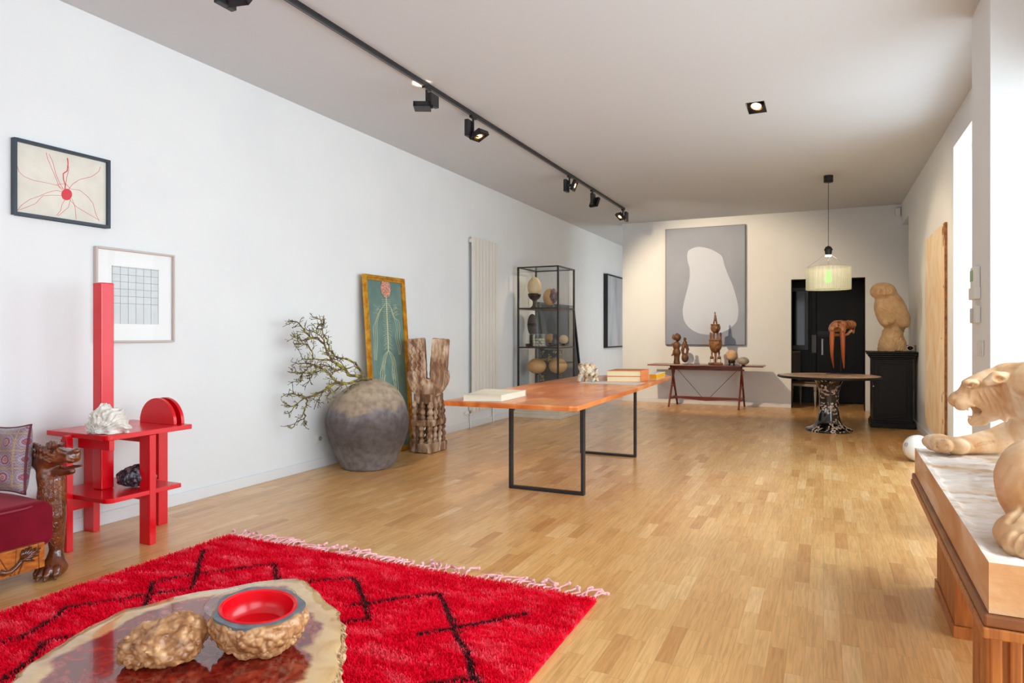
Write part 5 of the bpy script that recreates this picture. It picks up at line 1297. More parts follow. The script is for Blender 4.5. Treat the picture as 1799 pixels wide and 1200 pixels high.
def tot(P):
    c = 1256.5; q = lambda a, b, d=0: fp(c, a, b, d, 641)
    d = bx(P, q(1257, 639), (.110, .075, .018), None, .008)
    d = np.minimum(d, cap(P, q(1257, 638), q(1257, 620), .020))
    for s_ in (1250.5, 1263.5):
        d = np.minimum(d, ell(P, q(s_, 628, 0), (.034, .025, .028)))
        for o_ in (-3, 3): d = np.minimum(d, cap(P, q(s_ + o_, 630), q(s_ + o_, 638), .007))
        d = np.minimum(d, cap(P, q(s_, 626), q(s_, 612), .012)); d = np.minimum(d, ell(P, q(s_, 621), (.016, .016, .016)))
    cup = ell(P, q(1257, 603), (.108, .095, .165)); cup = smax(cup, P[:, 2] - q(0, 596)[2], .004)
    d = smin(d, cup, .006); d = smin(d, np.maximum(np.sqrt(P[:, 0] ** 2 + P[:, 1] ** 2) - .108, np.abs(P[:, 2] - q(0, 596.5)[2]) - .012), .004)
    for s_ in (1248.5, 1266): d = np.minimum(d, chain(P, [q(s_, 595), q(s_, 590), q(s_, 585)], [.020, .018, .020])); d = np.minimum(d, ell(P, q(s_, 585.5), (.022, .022, .020)))
    for s_ in (1253.5, 1260.5): d = np.minimum(d, cap(P, q(s_, 596), q(s_, 583), .020))
    head = ell(P, q(1257, 575), (.082, .075, .088)); head = smax(head, P[:, 2] - q(0, 569.5)[2], .006); d = smin(d, head, .006)
    d = smin(d, ell(P, q(1257, 576.5, -.075), (.012, .016, .03)), .006)
    for s_ in (1253.5, 1260.5): d = smax(d, -ell(P, q(s_, 574, -.072), (.018, .012, .010)), .004)
    d = smin(d, np.maximum(np.sqrt(P[:, 0] ** 2 + P[:, 1] ** 2) - .075, np.abs(P[:, 2] - q(0, 569)[2]) - .010), .006)
    for s_ in (-1, 1): d = np.minimum(d, cap(P, q(1256.5 + s_ * 2.8, 568), q(1256.5 + s_ * 1.2, 558), .012, .014))
    d = smin(d, chain(P, [q(1256.5, 560), q(1256.5, 553)], [.024, .018]), .006); d = smin(d, ell(P, q(1256.2, 548.5), (.014, .015, .022)), .003)
    rib = .0025 * np.sin(np.arctan2(P[:, 1], P[:, 0]) * 22) * ((P[:, 2] < q(0, 598)[2]) & (P[:, 2] > q(0, 618)[2]))
    return near(smax(d, -P[:, 2], .002), P, lambda Q: .003 * fbm(Q, 30, 2)) + rib
figure('carved_cup_figure', 1256.5, 641, tot, .14, .95, 'tallest carved wooden figure, a ribbed cup on little animals topped by a head', 'figure', figg, vox=.0075)
p = pz(1285.5, 642, kz); t = thing('mounted_egg', (p[0], p[1], kz), 'round tan speckled ball on a black claw stand, on the console', 'egg')
ebm = simple('speckled_tan_shell', (176, 138, 100), .5, (206, 174, 136), 14, .3, 60)
build('egg', G().ball((0, 0, .168), (.100, .100, .098), 32), ebm, parent=t, smooth=True, sharp=0)
g = G()
for k in range(4):
    a = math.radians(45 + 90 * k); g.tube([(.055 * math.cos(a), .055 * math.sin(a), .002), (.045 * math.cos(a), .045 * math.sin(a), .04), (.06 * math.cos(a), .06 * math.sin(a), .09)], [.012, .010, .010], 8)
g.lathe([(.04, .035), (.06, .05), (.055, .07), (.03, .072)], n=20); build('claw_stand', g, M['black_paint'], parent=t, smooth=True)
p = pz(1306, 643, kz); t = thing('mounted_egg', (p[0], p[1], kz), 'grey oval egg on a low black foot, right end of the console', 'egg')
build('egg', G().ball((0, 0, .082), (.092, .07, .066), 32), simple('grey_stone_shell', (142, 130, 118), .5, (160, 150, 138), 20, .2, 60), parent=t, smooth=True, sharp=0)
build('foot', G().lathe([(.035, 0), (.036, .008), (.02, .018), (.022, .026)], n=20), M['black_paint'], parent=t, smooth=True)

# ================================================================= CHAIR IN THE RECESS
ch = thing('side_chair', (-.25, 12.95, 0), 'small antique chair with grey upholstered back and pale turned legs in the black recess', 'chair')
up_ = simple('grey_upholstery', (110, 104, 98), .8); pw = simple('pale_painted_wood', (150, 138, 122), .6); 
g = G().box(-.215, .215, .20, .24, .50, .96).box(-.215, -.18, .195, .245, .40, .98).box(.18, .215, .195, .245, .40, .98); 
build('back_frame', G().box(-.225, -.19, .20, .24, .40, .965).box(.19, .225, .20, .24, .40, .965).box(-.19, .19, .20, .24, .93, .965).box(-.19, .19, .20, .24, .50, .53), pw, parent=ch, bevel=.006)
build('back_pad', G().box(-.19, .19, .195, .235, .53, .93), up_, parent=ch, bevel=.008)
build('seat_frame', G().box(-.24, .24, -.23, .23, .355, .40), pw, parent=ch, bevel=.006); build('seat_pad', G().box(-.235, .235, -.225, .195, .40, .44), simple('brown_leather', (74, 46, 36), .5), parent=ch, bevel=.015)
for a in (-.21, .21):
    for b in (-.2, .2): build('leg', G().lathe([(.014, 0), (.012, .03), (.018, .12), (.024, .26), (.016, .28), (.027, .30), (.027, .355)], c=(a, b, 0), n=16), pw, parent=ch, smooth=True)
ch.rotation_euler = (0, 0, math.radians(72))

# ================================================================= ROUND MARBLE TABLE AND SKULL
mtb = N('black_gold_marble'); wv = mtb.noise(5, 6, dist=1.4)
vv_ = mtb.voro(9, 'DISTANCE_TO_EDGE'); vn = mtb.ramp(vv_, [(.02, (1, 1, 1, 1)), (.07, (0, 0, 0, 1))]); mk = mtb.ramp(mtb.noise(5.5, 3, dist=.5), [(.44, (0, 0, 0, 1)), (.52, (1, 1, 1, 1))])
vg = mtb.voro(26, 'F1', out='Color'); fr_ = mtb.ramp(mtb.voro(26, 'F1', out='Distance'), [(.26, (1, 1, 1, 1)), (.38, (0, 0, 0, 1))])
sel = mtb.ramp(mtb.voro(40, 'F1', out='Color'), [(.50, (0, 0, 0, 1)), (.51, (1, 1, 1, 1))])
edg = mtb.ramp(mtb.voro(40, 'DISTANCE_TO_EDGE'), [(.03, (0, 0, 0, 1)), (.07, (1, 1, 1, 1))])
mk = mtb.ramp(mtb.noise(4.2, 3, (1, 1, 1.6), dist=.4), [(.46, (0, 0, 0, 1)), (.52, (1, 1, 1, 1))])
mask = mtb.math('MULTIPLY', mtb.math('MULTIPLY', sel, edg), mk)
mtb.col(mtb.mix(mask, lin((14, 13, 15)), mtb.ramp(wv, [(.3, lin((176, 136, 116))), (.5, lin((216, 194, 176))), (.7, lin((232, 218, 204)))]))); mtb.set(rough=.08, coat=.5, coatr=.03)
mb = N('brown_marble_top'); mb.col(mb.ramp(mb.noise(7, 6, dist=1.4), [(.3, lin((110, 76, 60))), (.42, lin((190, 150, 120))), (.62, lin((226, 192, 162))), (.78, lin((150, 110, 88)))])); mb.set(rough=.3, spec=.3)
rtb = thing('pedestal_table', (.064, 9.71, 0), 'round black and gold veined marble pedestal table under the pendant lamp', 'table')
build('pedestal', G().lathe([(0, 0), (.275, 0), (.284, .012), (.282, .026), (.265, .04), (.22, .055), (.175, .085), (.145, .13), (.128, .20), (.118, .30), (.116, .42), (.122, .52), (.14, .60), (.165, .65), (.20, .676), (.20, .688), (0, .688)], n=64), mtb.m, parent=rtb, smooth=True, sharp=50)
build('rim', G().lathe([(.20, .690), (.56, .690), (.61, .694), (.628, .704), (.628, .716), (.620, .724), (.60, .7255)], n=96), M['black_paint'], parent=rtb, smooth=True, sharp=50)
build('table_top', G().lathe([(0, .7262), (.58, .7262), (.602, .7262), (.602, .7235), (0, .7235)], n=96), mb.m, parent=rtb, smooth=True, sharp=30)
S9 = 8.75 / 1180
sk = thing('walrus_skull', (*pz(1477, 657, .7265)[:2], .7265), 'brown skull with two long orange tusks on a black rod, on the marble table', 'skull', rz=TH)
def sq(a, b, c=0): return ((a - 1473) * S9, c, (657.5 - b) * S9)
build('stand_base', G().prism([(-.20, 0), (.0, -.11), (.20, .0), (.0, .11)], 0, .008), M['black_metal'], parent=sk, bevel=.001)
build('stand_rod', G().tube([(0.0, 0, .008), (0.005, 0, .46)], .0045, 8), M['black_metal'], parent=sk)
bone = N('old_brown_bone'); bone.col(bone.ramp(bone.noise(10, 5, dist=.7), [(.3, lin((96, 52, 26))), (.5, lin((160, 98, 56))), (.7, lin((200, 144, 96)))])); bone.set(rough=.35); bone.bump(bone.noise(50, 4), .4, .004)
def Qz(a, b, c=0): return sq(1430 + a / 9.23, 540 + b / 9.23, c)
def skull(P):
    d = ell(P, Qz(385, 270, 0), (.115, .10, .072)); d = smin(d, ell(P, Qz(310, 290, -.02), (.085, .085, .070)), .03)
    d = smin(d, cap(P, Qz(240, 340, -.04), Qz(250, 330, 0), .036, .045), .02); d = smin(d, cap(P, Qz(375, 300, -.08), Qz(370, 365, -.10), .045, .036), .02)
    d = smin(d, cap(P, Qz(250, 320, -.02), Qz(240, 375, -.03), .034, .028), .015)
    d = smin(d, ell(P, Qz(590, 255, .05), (.070, .075, .058)), .03); d = smin(d, cap(P, Qz(500, 240, .02), Qz(600, 250, .05), .042, .05), .02); d = smin(d, cap(P, Qz(640, 300, .05), Qz(640, 385, .05), .026, .014), .01)
    d = smin(d, chain(P, [Qz(410, 425, -.06), Qz(480, 415, -.06), Qz(520, 370, -.05), Qz(590, 340, -.02)], [.016, .020, .018, .020]), .008)
    d = smin(d, chain(P, [Qz(250, 410, -.01), Qz(300, 430, 0), Qz(390, 430, 0)], [.018, .022, .02]), .01)
    ring = np.sqrt((np.sqrt((P[:, 0] - Qz(485, 250)[0]) ** 2 + (P[:, 2] - Qz(485, 250)[2]) ** 2) - .030) ** 2 + (P[:, 1] + .085) ** 2) - .009; d = smin(d, ring, .006)
    for c_, r_ in ((Qz(332, 222, -.09), (.026, .07, .026)), (Qz(480, 250, -.10), (.024, .08, .030)), (Qz(300, 272, -.10), (.012, .06, .011)), (Qz(285, 350, -.09), (.040, .09, .036)), (Qz(440, 370, -.06), (.022, .05, .03)), (Qz(585, 335, -.03), (.024, .05, .022))): d = smax(d, -ell(P, c_, r_), .006)
    return near(d, P, lambda Q: .005 * fbm(Q, 26, 3))
sculpt('skull_bone', skull, (-.28, -.22, .30), (.26, .22, .80), .0058, bone.m, parent=sk)
tm = N('amber_tusk'); tm.col(tm.ramp(tm.noise(9, 5, (1, 1, .2)), [(.3, lin((140, 60, 18))), (.55, lin((186, 92, 32))), (.75, lin((214, 132, 62)))])); tm.set(rough=.25)
def tpts(L): return [Qz(*q_) for q_ in L]
for L in ([(215, 370, -.07), (205, 450, -.08), (198, 540, -.085), (197, 640, -.085), (202, 740, -.08), (218, 840, -.07), (236, 920, -.06), (248, 982, -.05)], [(362, 385, -.10), (360, 450, -.115), (358, 550, -.12), (362, 660, -.12), (370, 760, -.11), (382, 860, -.10), (394, 930, -.09), (402, 990, -.08)]):
    Q = smooth_open(tpts(L), 4); m_ = len(Q)
    build('tusk', G().tube(Q, [(.0285 * (1 - (i / (m_ - 1)) ** 1.6) + .0035) for i in range(m_)], 14), tm.m, parent=sk, smooth=True, sharp=0)

# ================================================================= BLACK CABINET AND OWL
bc = thing('black_cabinet', (.85, 10.6, 0), 'black panelled pedestal cabinet in the far right corner, carrying the stone owl', 'cabinet')
X0, X1, Y0, Y1 = .585, 1.105, 10.31, 10.86
BP = M['black_paint']
g = G().box(X0 - .005, X1 + .005, Y0 - .01, Y1, 0, .07).box(X0 + .008, X1 - .008, Y0 + .002, Y1 - .002, .07, .095)
build('plinth', g, BP, parent=bc, world=True, bevel=.006)
build('cabinet_body', G().box(X0 + .02, X1 - .02, Y0 + .02, Y1 - .004, .095, .925), BP, parent=bc, world=True, bevel=.003)
g = G().box(X0 + .01, X1 - .01, Y0 + .01, Y1 - .002, .925, .950).box(X0 - .01, X1 + .01, Y0 - .01, Y1, .950, .980).box(X0 - .032, X1 + .028, Y0 - .032, Y1, .980, 1.005).box(X0 - .045, X1 + .03, Y0 - .045, Y1, 1.005, 1.03)
build('cornice', g, BP, parent=bc, world=True, bevel=.007)
g = G(); a0, a1, c0, c1_ = X0 + .07, X1 - .07, .16, .865
g.box(X0 + .045, a0, Y0 + .004, Y0 + .019, c0 - .03, c1_ + .03).box(a1, X1 - .045, Y0 + .004, Y0 + .019, c0 - .03, c1_ + .03).box(a0, a1, Y0 + .004, Y0 + .019, c0 - .03, c0).box(a0, a1, Y0 + .004, Y0 + .019, c1_, c1_ + .03).box(a0 + .025, a1 - .025, Y0 + .012, Y0 + .019, c0 + .025, c1_ - .025)
dr = build('door', g, BP, parent=bc, world=True, bevel=.004)
build('door_knob', G().tube([(X0 + .03, Y0 + .015, .56), (X0 + .03, Y0 - .01, .56)], [.006, .010], 12), steel, parent=bc, world=True, smooth=True)
ow = (*pz(1566, 617.5, 1.031)[:2], 1.031); ow = (.835, 10.50, 1.031)
dO = -ST * ow[0] + CT * ow[1]; S10 = dO / 1180; cxO = CXP + F * (CT * ow[0] + ST * ow[1]) / dO; byO = HY - (ow[2] - H) * F / dO
def oq(a, b, c=0): return ((1510 + a / 8.573 - cxO) * S10, c, (byO - (490 + b / 8.573)) * S10 * 1.0)
def owl(P):
    d = chain(P, [oq(490, 1060), oq(490, 1000), oq(495, 850), oq(500, 720)], [.175, .170, .130, .09])
    d = np.maximum(d, -P[:, 2]) ; d = smax(d, np.abs(P[:, 1]) - .15, .03)
    b = ell(P, oq(450, 470), (.185, .165, .275), (0, -14, 0)); b = smin(b, ell(P, oq(520, 470, .02), (.165, .15, .26), (0, -26, 0)), .05)
    b = smin(b, chain(P, [oq(580, 560, .05), oq(640, 700, .07), oq(690, 790, .09)], [.12, .08, .03]), .04)
    d = smin(d, b, .02)
    h = ell(P, oq(345, 185), (.155, .15, .118)); h = smin(h, ell(P, oq(400, 200, .03), (.14, .14, .115)), .03); d = smin(d, h, .03)
    d = smin(d, ell(P, oq(610, 620, .05), (.085, .10, .150), (0, -20, 0)), .04)
    # facial discs, eyes, beak
    for a, b_, c in ((236, 192, -.108), (342, 190, -.148)):
        o_ = oq(a, b_, c); tl = (P[:, 0] - o_[0]) * (.35 if a < 300 else .05) + (P[:, 1] - o_[1])
        rr_c = np.sqrt((P[:, 0] - o_[0]) ** 2 + (P[:, 2] - o_[2]) ** 2)
        d = smax(d, -ell(P, oq(a, b_, c - .022), (.042, .030, .040)), .010)
        d = smin(d, np.sqrt((rr_c - .047) ** 2 + (tl - .002) ** 2) - .0085, .010)
        d = smin(d, ell(P, oq(a, b_, c + .004), (.019, .018, .017)), .003)
    d = smin(d, chain(P, [oq(290, 150, -.148), oq(280, 200, -.155), oq(268, 245, -.168), oq(263, 268, -.150)], [.012, .016, .018, .008]), .010)
    d = smin(d, ell(P, oq(525, 500, -.085), (.120, .085, .250), (0, -32, 0)), .012)
    d = smin(d, ell(P, oq(385, 640, -.10), (.085, .075, .058), (0, -25, 0)), .010); d = smin(d, ell(P, oq(330, 670, -.12), (.040, .05, .034)), .010)
    return np.maximum(d, -P[:, 2])
OG = []
for L_, r_ in (([(268, 450), (320, 490), (370, 545), (430, 620), (500, 690), (580, 750)], .007), ([(345, 500), (365, 560), (345, 590)], .006), ([(400, 520), (480, 600), (560, 690), (610, 745)], .006),
          ([(440, 500), (540, 560), (630, 620)], .005), ([(300, 272), (380, 262), (460, 256), (520, 246)], .007), ([(225, 290), (300, 300), (360, 290)], .006), ([(300, 330), (290, 400), (330, 460)], .005),
          ([(210, 130), (260, 120), (290, 140), (330, 122), (390, 128), (410, 170), (400, 225)], .005), ([(595, 745), (640, 740), (690, 735)], .006), ([(330, 655), (380, 690), (450, 655)], .007), ([(430, 300), (410, 380), (440, 440)], .005)):
    pts = []
    for a, b in L_:
        q0 = oq(a, b, 0); t_ = trace(owl, (q0[0], -.35, q0[2]), (0, 1, 0), 0, .5)
        if t_ is not None: pts.append((q0[0], -.35 + t_ - .001, q0[2]))
    if len(pts) > 1: OG.append((pts, r_))
def owl_detailed(P):
    d = owl(P); m = np.abs(d) < .03
    if m.any():
        Q = P[m]; e = d[m]
        for pts, r_ in OG: e = smax(e, -chain(Q, pts, [r_] * len(pts)), .008)
        st = Q[:, 2] < .29
        e = e + .003 * fbm(Q, 16, 2) + st * .0075 * fbm(Q, 60, 2); d[m] = e
    return np.maximum(d, -P[:, 2])
om = N('sandy_stone'); om.col(om.ramp(om.noise(9, 5), [(.3, lin((196, 156, 110))), (.7, lin((222, 188, 146)))])); om.set(rough=.7); om.bump(om.noise(70, 4), .3, .003)
t = thing('owl_statue', ow, 'sandy stone owl perched on a rough stump, standing on the black cabinet', 'statue', rz=TH)
sculpt('owl', owl_detailed, (-.36, -.24, -.005), (.34, .24, .97), .0055, om.m, parent=t)
# small framed relief lying at the back of the cabinet top
p = np.array([1.075, 10.60, 1.031]); t = thing('silver_ornament', tuple(p), 'small silvery ornament on the black cabinet beside the owl', 'ornament')
g = G().box(-.055, .055, -.06, .06, 0, .012).box(-.055, .055, -.06, .06, .075, .085)
g.box(-.055, -.045, -.06, .06, .012, .075).box(.045, .055, -.06, .06, .012, .075)
build('metal_body', g, simple('tarnished_silver', (190, 176, 160), .3, (120, 100, 84), 30, metal=.6), parent=t, bevel=.003); build('dark_core', G().ball((0, -.01, .043), (.035, .03, .026), 14), dwood, parent=t, smooth=True)

# ================================================================= RIGHT WALL
on = N('honey_onyx'); on.col(on.ramp(on.noise(2.6, 7, (1, 1, .6), dist=1.6), [(.28, lin((226, 190, 142))), (.5, lin((238, 214, 176))), (.7, lin((246, 232, 206)))])); on.set(rough=.55); on.bump(on.noise(20, 4), .2, .003)
pn = thing('onyx_panel', (1.12, 8.75, .17), 'tall thin honey-coloured slab panel with a ragged rusty edge on the right wall', 'panel')
pf_ = [(8.05, .20)] + [(8.05 + .006 * abs(math.sin(k * 2.3)), .20 + 2.20 * k / 24) for k in range(1, 24)] + [(8.06, 2.40), (8.5, 2.405), (8.9, 2.40), (9.47, 2.395), (9.475, 1.6), (9.465, .9), (9.50, .35), (9.45, .20), (9.2, .17), (8.6, .16)]
build('slab', G().prism(pf_, 1.118, 1.134, 'x'), on.m, parent=pn, world=True)
rm = simple('rusty_resin', (110, 60, 18), .5, (170, 104, 34), 22, .4, 40)
g = G(); yy = [(8.0, 0)]
pe = [(8.024, .20)] + [(8.024, .20 + 2.2 * k / 24) for k in range(1, 25)] + [(8.046 + .008 * math.sin(k * 1.9) + (.07 if k < 2 else 0), 2.4 - 2.2 * k / 24) for k in range(0, 25)]
build('rusty_edge', G().prism(pe, 1.1165, 1.1355, 'x'), rm, parent=pn, world=True)
g = G()
for y_, z_, a, b in ((8.16, 2.33, .035, .05), (8.12, 2.22, .02, .06), (8.20, .60, .012, .05), (8.12, .66, .008, .02), (8.15, .36, .01, .03), (8.24, 1.22, .006, .012), (8.11, 1.75, .007, .014)): g.ball((1.117, y_, z_), (.003, a, b), 10)
build('rust_stains', g, rm, parent=pn, world=True)
# devices on the pier
t = thing('thermostat', (XP, 5.12, 1.49), 'white wall thermostat with a green screen, upper device on the right pier', 'thermostat')
build('device_body', G().box(XP - .032, XP - .001, 5.03, 5.17, 1.49, 1.69), M['plastic'], parent=t, world=True, bevel=.006)
build('device_cradle', G().box(XP - .036, XP - .001, 5.02, 5.20, 1.485, 1.56), M['plastic'], parent=t, world=True, bevel=.004)
build('screen', G().box(XP - .034, XP - .030, 5.08, 5.165, 1.60, 1.67), simple('green_screen', (92, 150, 84), .3), parent=t, world=True)
t = thing('alarm_keypad', (XP, 5.12, 1.32), 'white alarm keypad below the thermostat on the right pier', 'keypad')
build('device_body', G().box(XP - .028, XP - .001, 5.02, 5.10, 1.335, 1.44), M['plastic'], parent=t, world=True, bevel=.005)
build('side_module', G().box(XP - .034, XP - .001, 5.115, 5.17, 1.335, 1.43), simple('grey_white_plastic', (206, 204, 198), .4), parent=t, world=True, bevel=.005)
t = thing('light_switch', (XP, 5.0, 1.14), 'white double light switch, lowest device on the right pier', 'switch')
build('switch_plate', G().box(XP - .010, XP - .001, 4.925, 5.09, 1.130, 1.225), M['plastic'], parent=t, world=True, bevel=.003)
for y_ in (4.95, 5.01): build('rocker', G().box(XP - .016, XP - .010, y_, y_ + .05, 1.142, 1.213), M['plastic'], parent=t, world=True, bevel=.002)
t = build('motion_sensor', G().box(XR - .09, XR - .012, YB - .07, YB - .002, 3.165, 3.30), M['plastic'], loc=(XR - .05, YB - .035, 3.165), world=True, bevel=.02, seg=4); tag(t, 'small white motion sensor high in the far right corner under the ceiling', 'sensor')
t = thing('light_switch', (XR, 10.9, 1.1), 'narrow white switch plate on the far right wall beyond the owl', 'switch'); build('switch_plate', G().box(XR - .012, XR - .001, 11.2, 11.28, 1.2, 1.46), M['plastic'], parent=t, world=True, bevel=.003)
build('rocker', G().box(XR - .017, XR - .012, 11.215, 11.265, 1.26, 1.4), M['plastic'], parent=t, world=True, bevel=.002)

# white ball-shaped speaker on the floor
bs = thing('ball_speaker', (.85, 7.75, 0), 'white ball-shaped speaker on the floor by the right wall behind the plinth', 'speaker')
build('speaker_body', G().ball((0, 0, .131), .131, 48), simple('white_shell_plastic', (232, 232, 228), .25), parent=bs, smooth=True, sharp=0)
dv = Vector((-.80, -.52, .30)).normalized(); q_ = dv.to_track_quat('Z', 'Y').to_matrix(); g = G()
for r_ in (.020, .012):
    P_2 = [q_ @ Vector((r_ * math.cos(a), r_ * math.sin(a), math.sqrt(.1315 ** 2 - r_ ** 2))) + Vector((0, 0, .131)) for a in np.linspace(0, 2 * math.pi, 25)]; g.tube(P_2, .0016, 5, caps=False)
build('speaker_emblem', g, simple('grey_print_ring', (120, 120, 124), .5), parent=bs)
dv = Vector((.35, -.93, .05)).normalized(); seam = [Vector((0, 0, .131)) + (dv.orthogonal().normalized() * math.cos(a) + dv.cross(dv.orthogonal().normalized()) * math.sin(a)) * .1312 for a in np.linspace(0, 2 * math.pi, 60)]
build('seam', G().tube(seam, .0012, 4, caps=False), simple('seam_grey', (150, 150, 152), .5), parent=bs)

# ================================================================= LION SCULPTURE ON ITS STAND
RZS = math.radians(-1.26); SC = Vector((.795, 3.139, 0))      # centre of the slab
def SW(x, y, z): q = Matrix.Rotation(RZS, 3, 'Z') @ Vector((x, y, z)); return (q.x + SC.x, q.y + SC.y, q.z)
SHX, SHY = .375, 1.0; ZT = .66; ZB = .525
ds = thing('display_stand', (SC.x, SC.y, 0), 'fluted brown wooden stand with moulded edge carrying the plaster lion slab', 'stand', rz=RZS)
dkw = simple('moulding_wood', (112, 62, 32), .4, (142, 84, 46), 8, .2, 40, .001)
build('top_molding', G().box(-SHX - .013, SHX + .013, -SHY - .013, SHY + .013, .492, ZB - .001), dkw, parent=ds, bevel=.006)
build('lower_molding', G().box(-SHX - .017, SHX + .017, -SHY - .017, SHY + .017, .462, .491), M['oak_warm'], parent=ds, bevel=.004)
def pedestal(y0, y1, x0, x1, faces):
    p = build('pedestal', G().box(x0 + .02, x1 - .02, y0 + .02, y1 - .02, .0, .461), M['oak_warm'], parent=ds)
    if 'L' in faces:
        a, b = faces['L']; k = 0; y = a
        while y + .026 < b: build('reed', G().box(x0 + .004, x0 + .02, y, y + .028, .05, .461), M['oak_warm'], parent=p, bevel=.006); y += .042
    if 'N' in faces:
        a, b = faces['N']; x = a
        while x + .026 < b: build('reed', G().box(x, x + .030, y0 + .004, y0 + .02, .05, .461), M['oak_warm'], parent=p, bevel=.006); x += .045
    build('skirting', G().box(x0 - .004, x0 + .018, y0 - .004, y1 + .004, .0, .048).box(x0 + .018, x1, y0 - .004, y0 + .018, .0, .048), M['oak_warm'], parent=p, bevel=.003)
    return p
yo = -SC.y
p1 = pedestal(3.31 + yo, 3.92 + yo, -.305, .27, {'L': (3.33 + yo, 3.92 + yo)})
build('board', G().box(-.30, -.215, 3.318 + yo, 3.329 + yo, .05, .461), M['oak_warm'], parent=p1); build('metal_strip', G().box(-.212, -.185, 3.316 + yo, 3.330 + yo, .05, .461), simple('grey_metal_strip', (120, 122, 126), .35, metal=.7), parent=p1)
p2 = pedestal(2.24 + yo, 2.52 + yo, -.365, .30, {'L': (2.25 + yo, 2.52 + yo), 'N': (-.355, .28)})

pls = N('patinated_plaster')
pls_base = (pls.ramp(pls.noise(4.5, 6, dist=1.0), [(.28, lin((184, 128, 78))), (.42, lin((208, 160, 112))), (.56, lin((224, 190, 150))), (.74, lin((236, 222, 204)))])); pls.col(pls.mix(pls.ramp(pls.noise(7, 7, (1, 1, .8), rough=.7), [(.62, (0, 0, 0, 1)), (.72, (.75, .75, .75, 1))]), pls_base, lin((112, 76, 48)))); pls.set(rough=.62)
pls.bump(pls.noise(26, 5), .35, .004)
lt = thing('lion_sculpture', (SC.x, SC.y, ZB), 'large plaster lion with open roaring mouth on a thick plaster slab, right foreground', 'sculpture')
psl = N('plaster_slab_stone'); psl.col(psl.ramp(psl.noise(3.5, 6, (1, .5, 2), dist=.8), [(.3, lin((196, 138, 84))), (.5, lin((214, 168, 122))), (.68, lin((230, 206, 178)))])); psl.set(rough=.8); psl.bump(psl.noise(22, 6, (1, 2.5, 1)), .6, .006)
Rs = np.array(Matrix.Rotation(RZS, 3, 'Z'))
NX_, NY_ = 90, 240
ux = np.linspace(-SHX, SHX, NX_); uy = np.linspace(-SHY, SHY, NY_)
GX, GY = np.meshgrid(ux, uy, indexing='ij'); inner = np.minimum(SHX - np.abs(GX), SHY - np.abs(GY)).ravel()
PP_ = np.c_[GX.ravel(), GY.ravel(), np.zeros(NX_ * NY_)]
rag = .018 + .010 * fbm(PP_, 12, 2)
rough_ = np.clip((inner - rag) / .008, 0, 1) * (.006 + .0035 * fbm(PP_ * np.array([1, 3.0, 1]), 16, 4) + .002 * fbm(PP_, 60, 2))
zt_ = ZT - ZB - rough_; g = G(); g.v = [(a, b, c) for a, b, c in np.c_[PP_[:, :2], zt_]]
for i in range(NX_ - 1):
    for j in range(NY_ - 1): q = i * NY_ + j; g.f.append((q, q + NY_, q + NY_ + 1, q + 1)); g.m.append(0)
ringi = [i * NY_ for i in range(NX_)] + [(NX_ - 1) * NY_ + j for j in range(1, NY_)] + [i * NY_ + NY_ - 1 for i in range(NX_ - 2, -1, -1)] + [j for j in range(NY_ - 2, 0, -1)]
b0 = len(g.v); nr = len(ringi); g.v += [(g.v[i][0] * 1.0, g.v[i][1], .0005) for i in ringi]
for k in range(nr): g.f.append((ringi[k], b0 + k, b0 + (k + 1) % nr, ringi[(k + 1) % nr])); g.m.append(1)
g.f.append(tuple(b0 + k for k in range(nr))); g.m.append(1)
ptop = N('rough_white_plaster'); ptop.col(ptop.ramp(ptop.noise(4, 6, (1, 2.4, 1), dist=.8), [(.3, lin((206, 172, 134))), (.46, lin((226, 212, 198))), (.65, lin((236, 230, 226)))])); ptop.set(rough=.85); ptop.bump(ptop.noise(16, 7, (1, 3.2, 1), dist=.6), .9, .008)
lt.rotation_euler = (0, 0, RZS)
build('plaster_slab', g, [ptop.m, psl.m], parent=lt, smooth=True, sharp=35)
def c3(x, y, d): return pd(x, y, d) @ Rcam
def sz_(n, d): return n * d / 1180
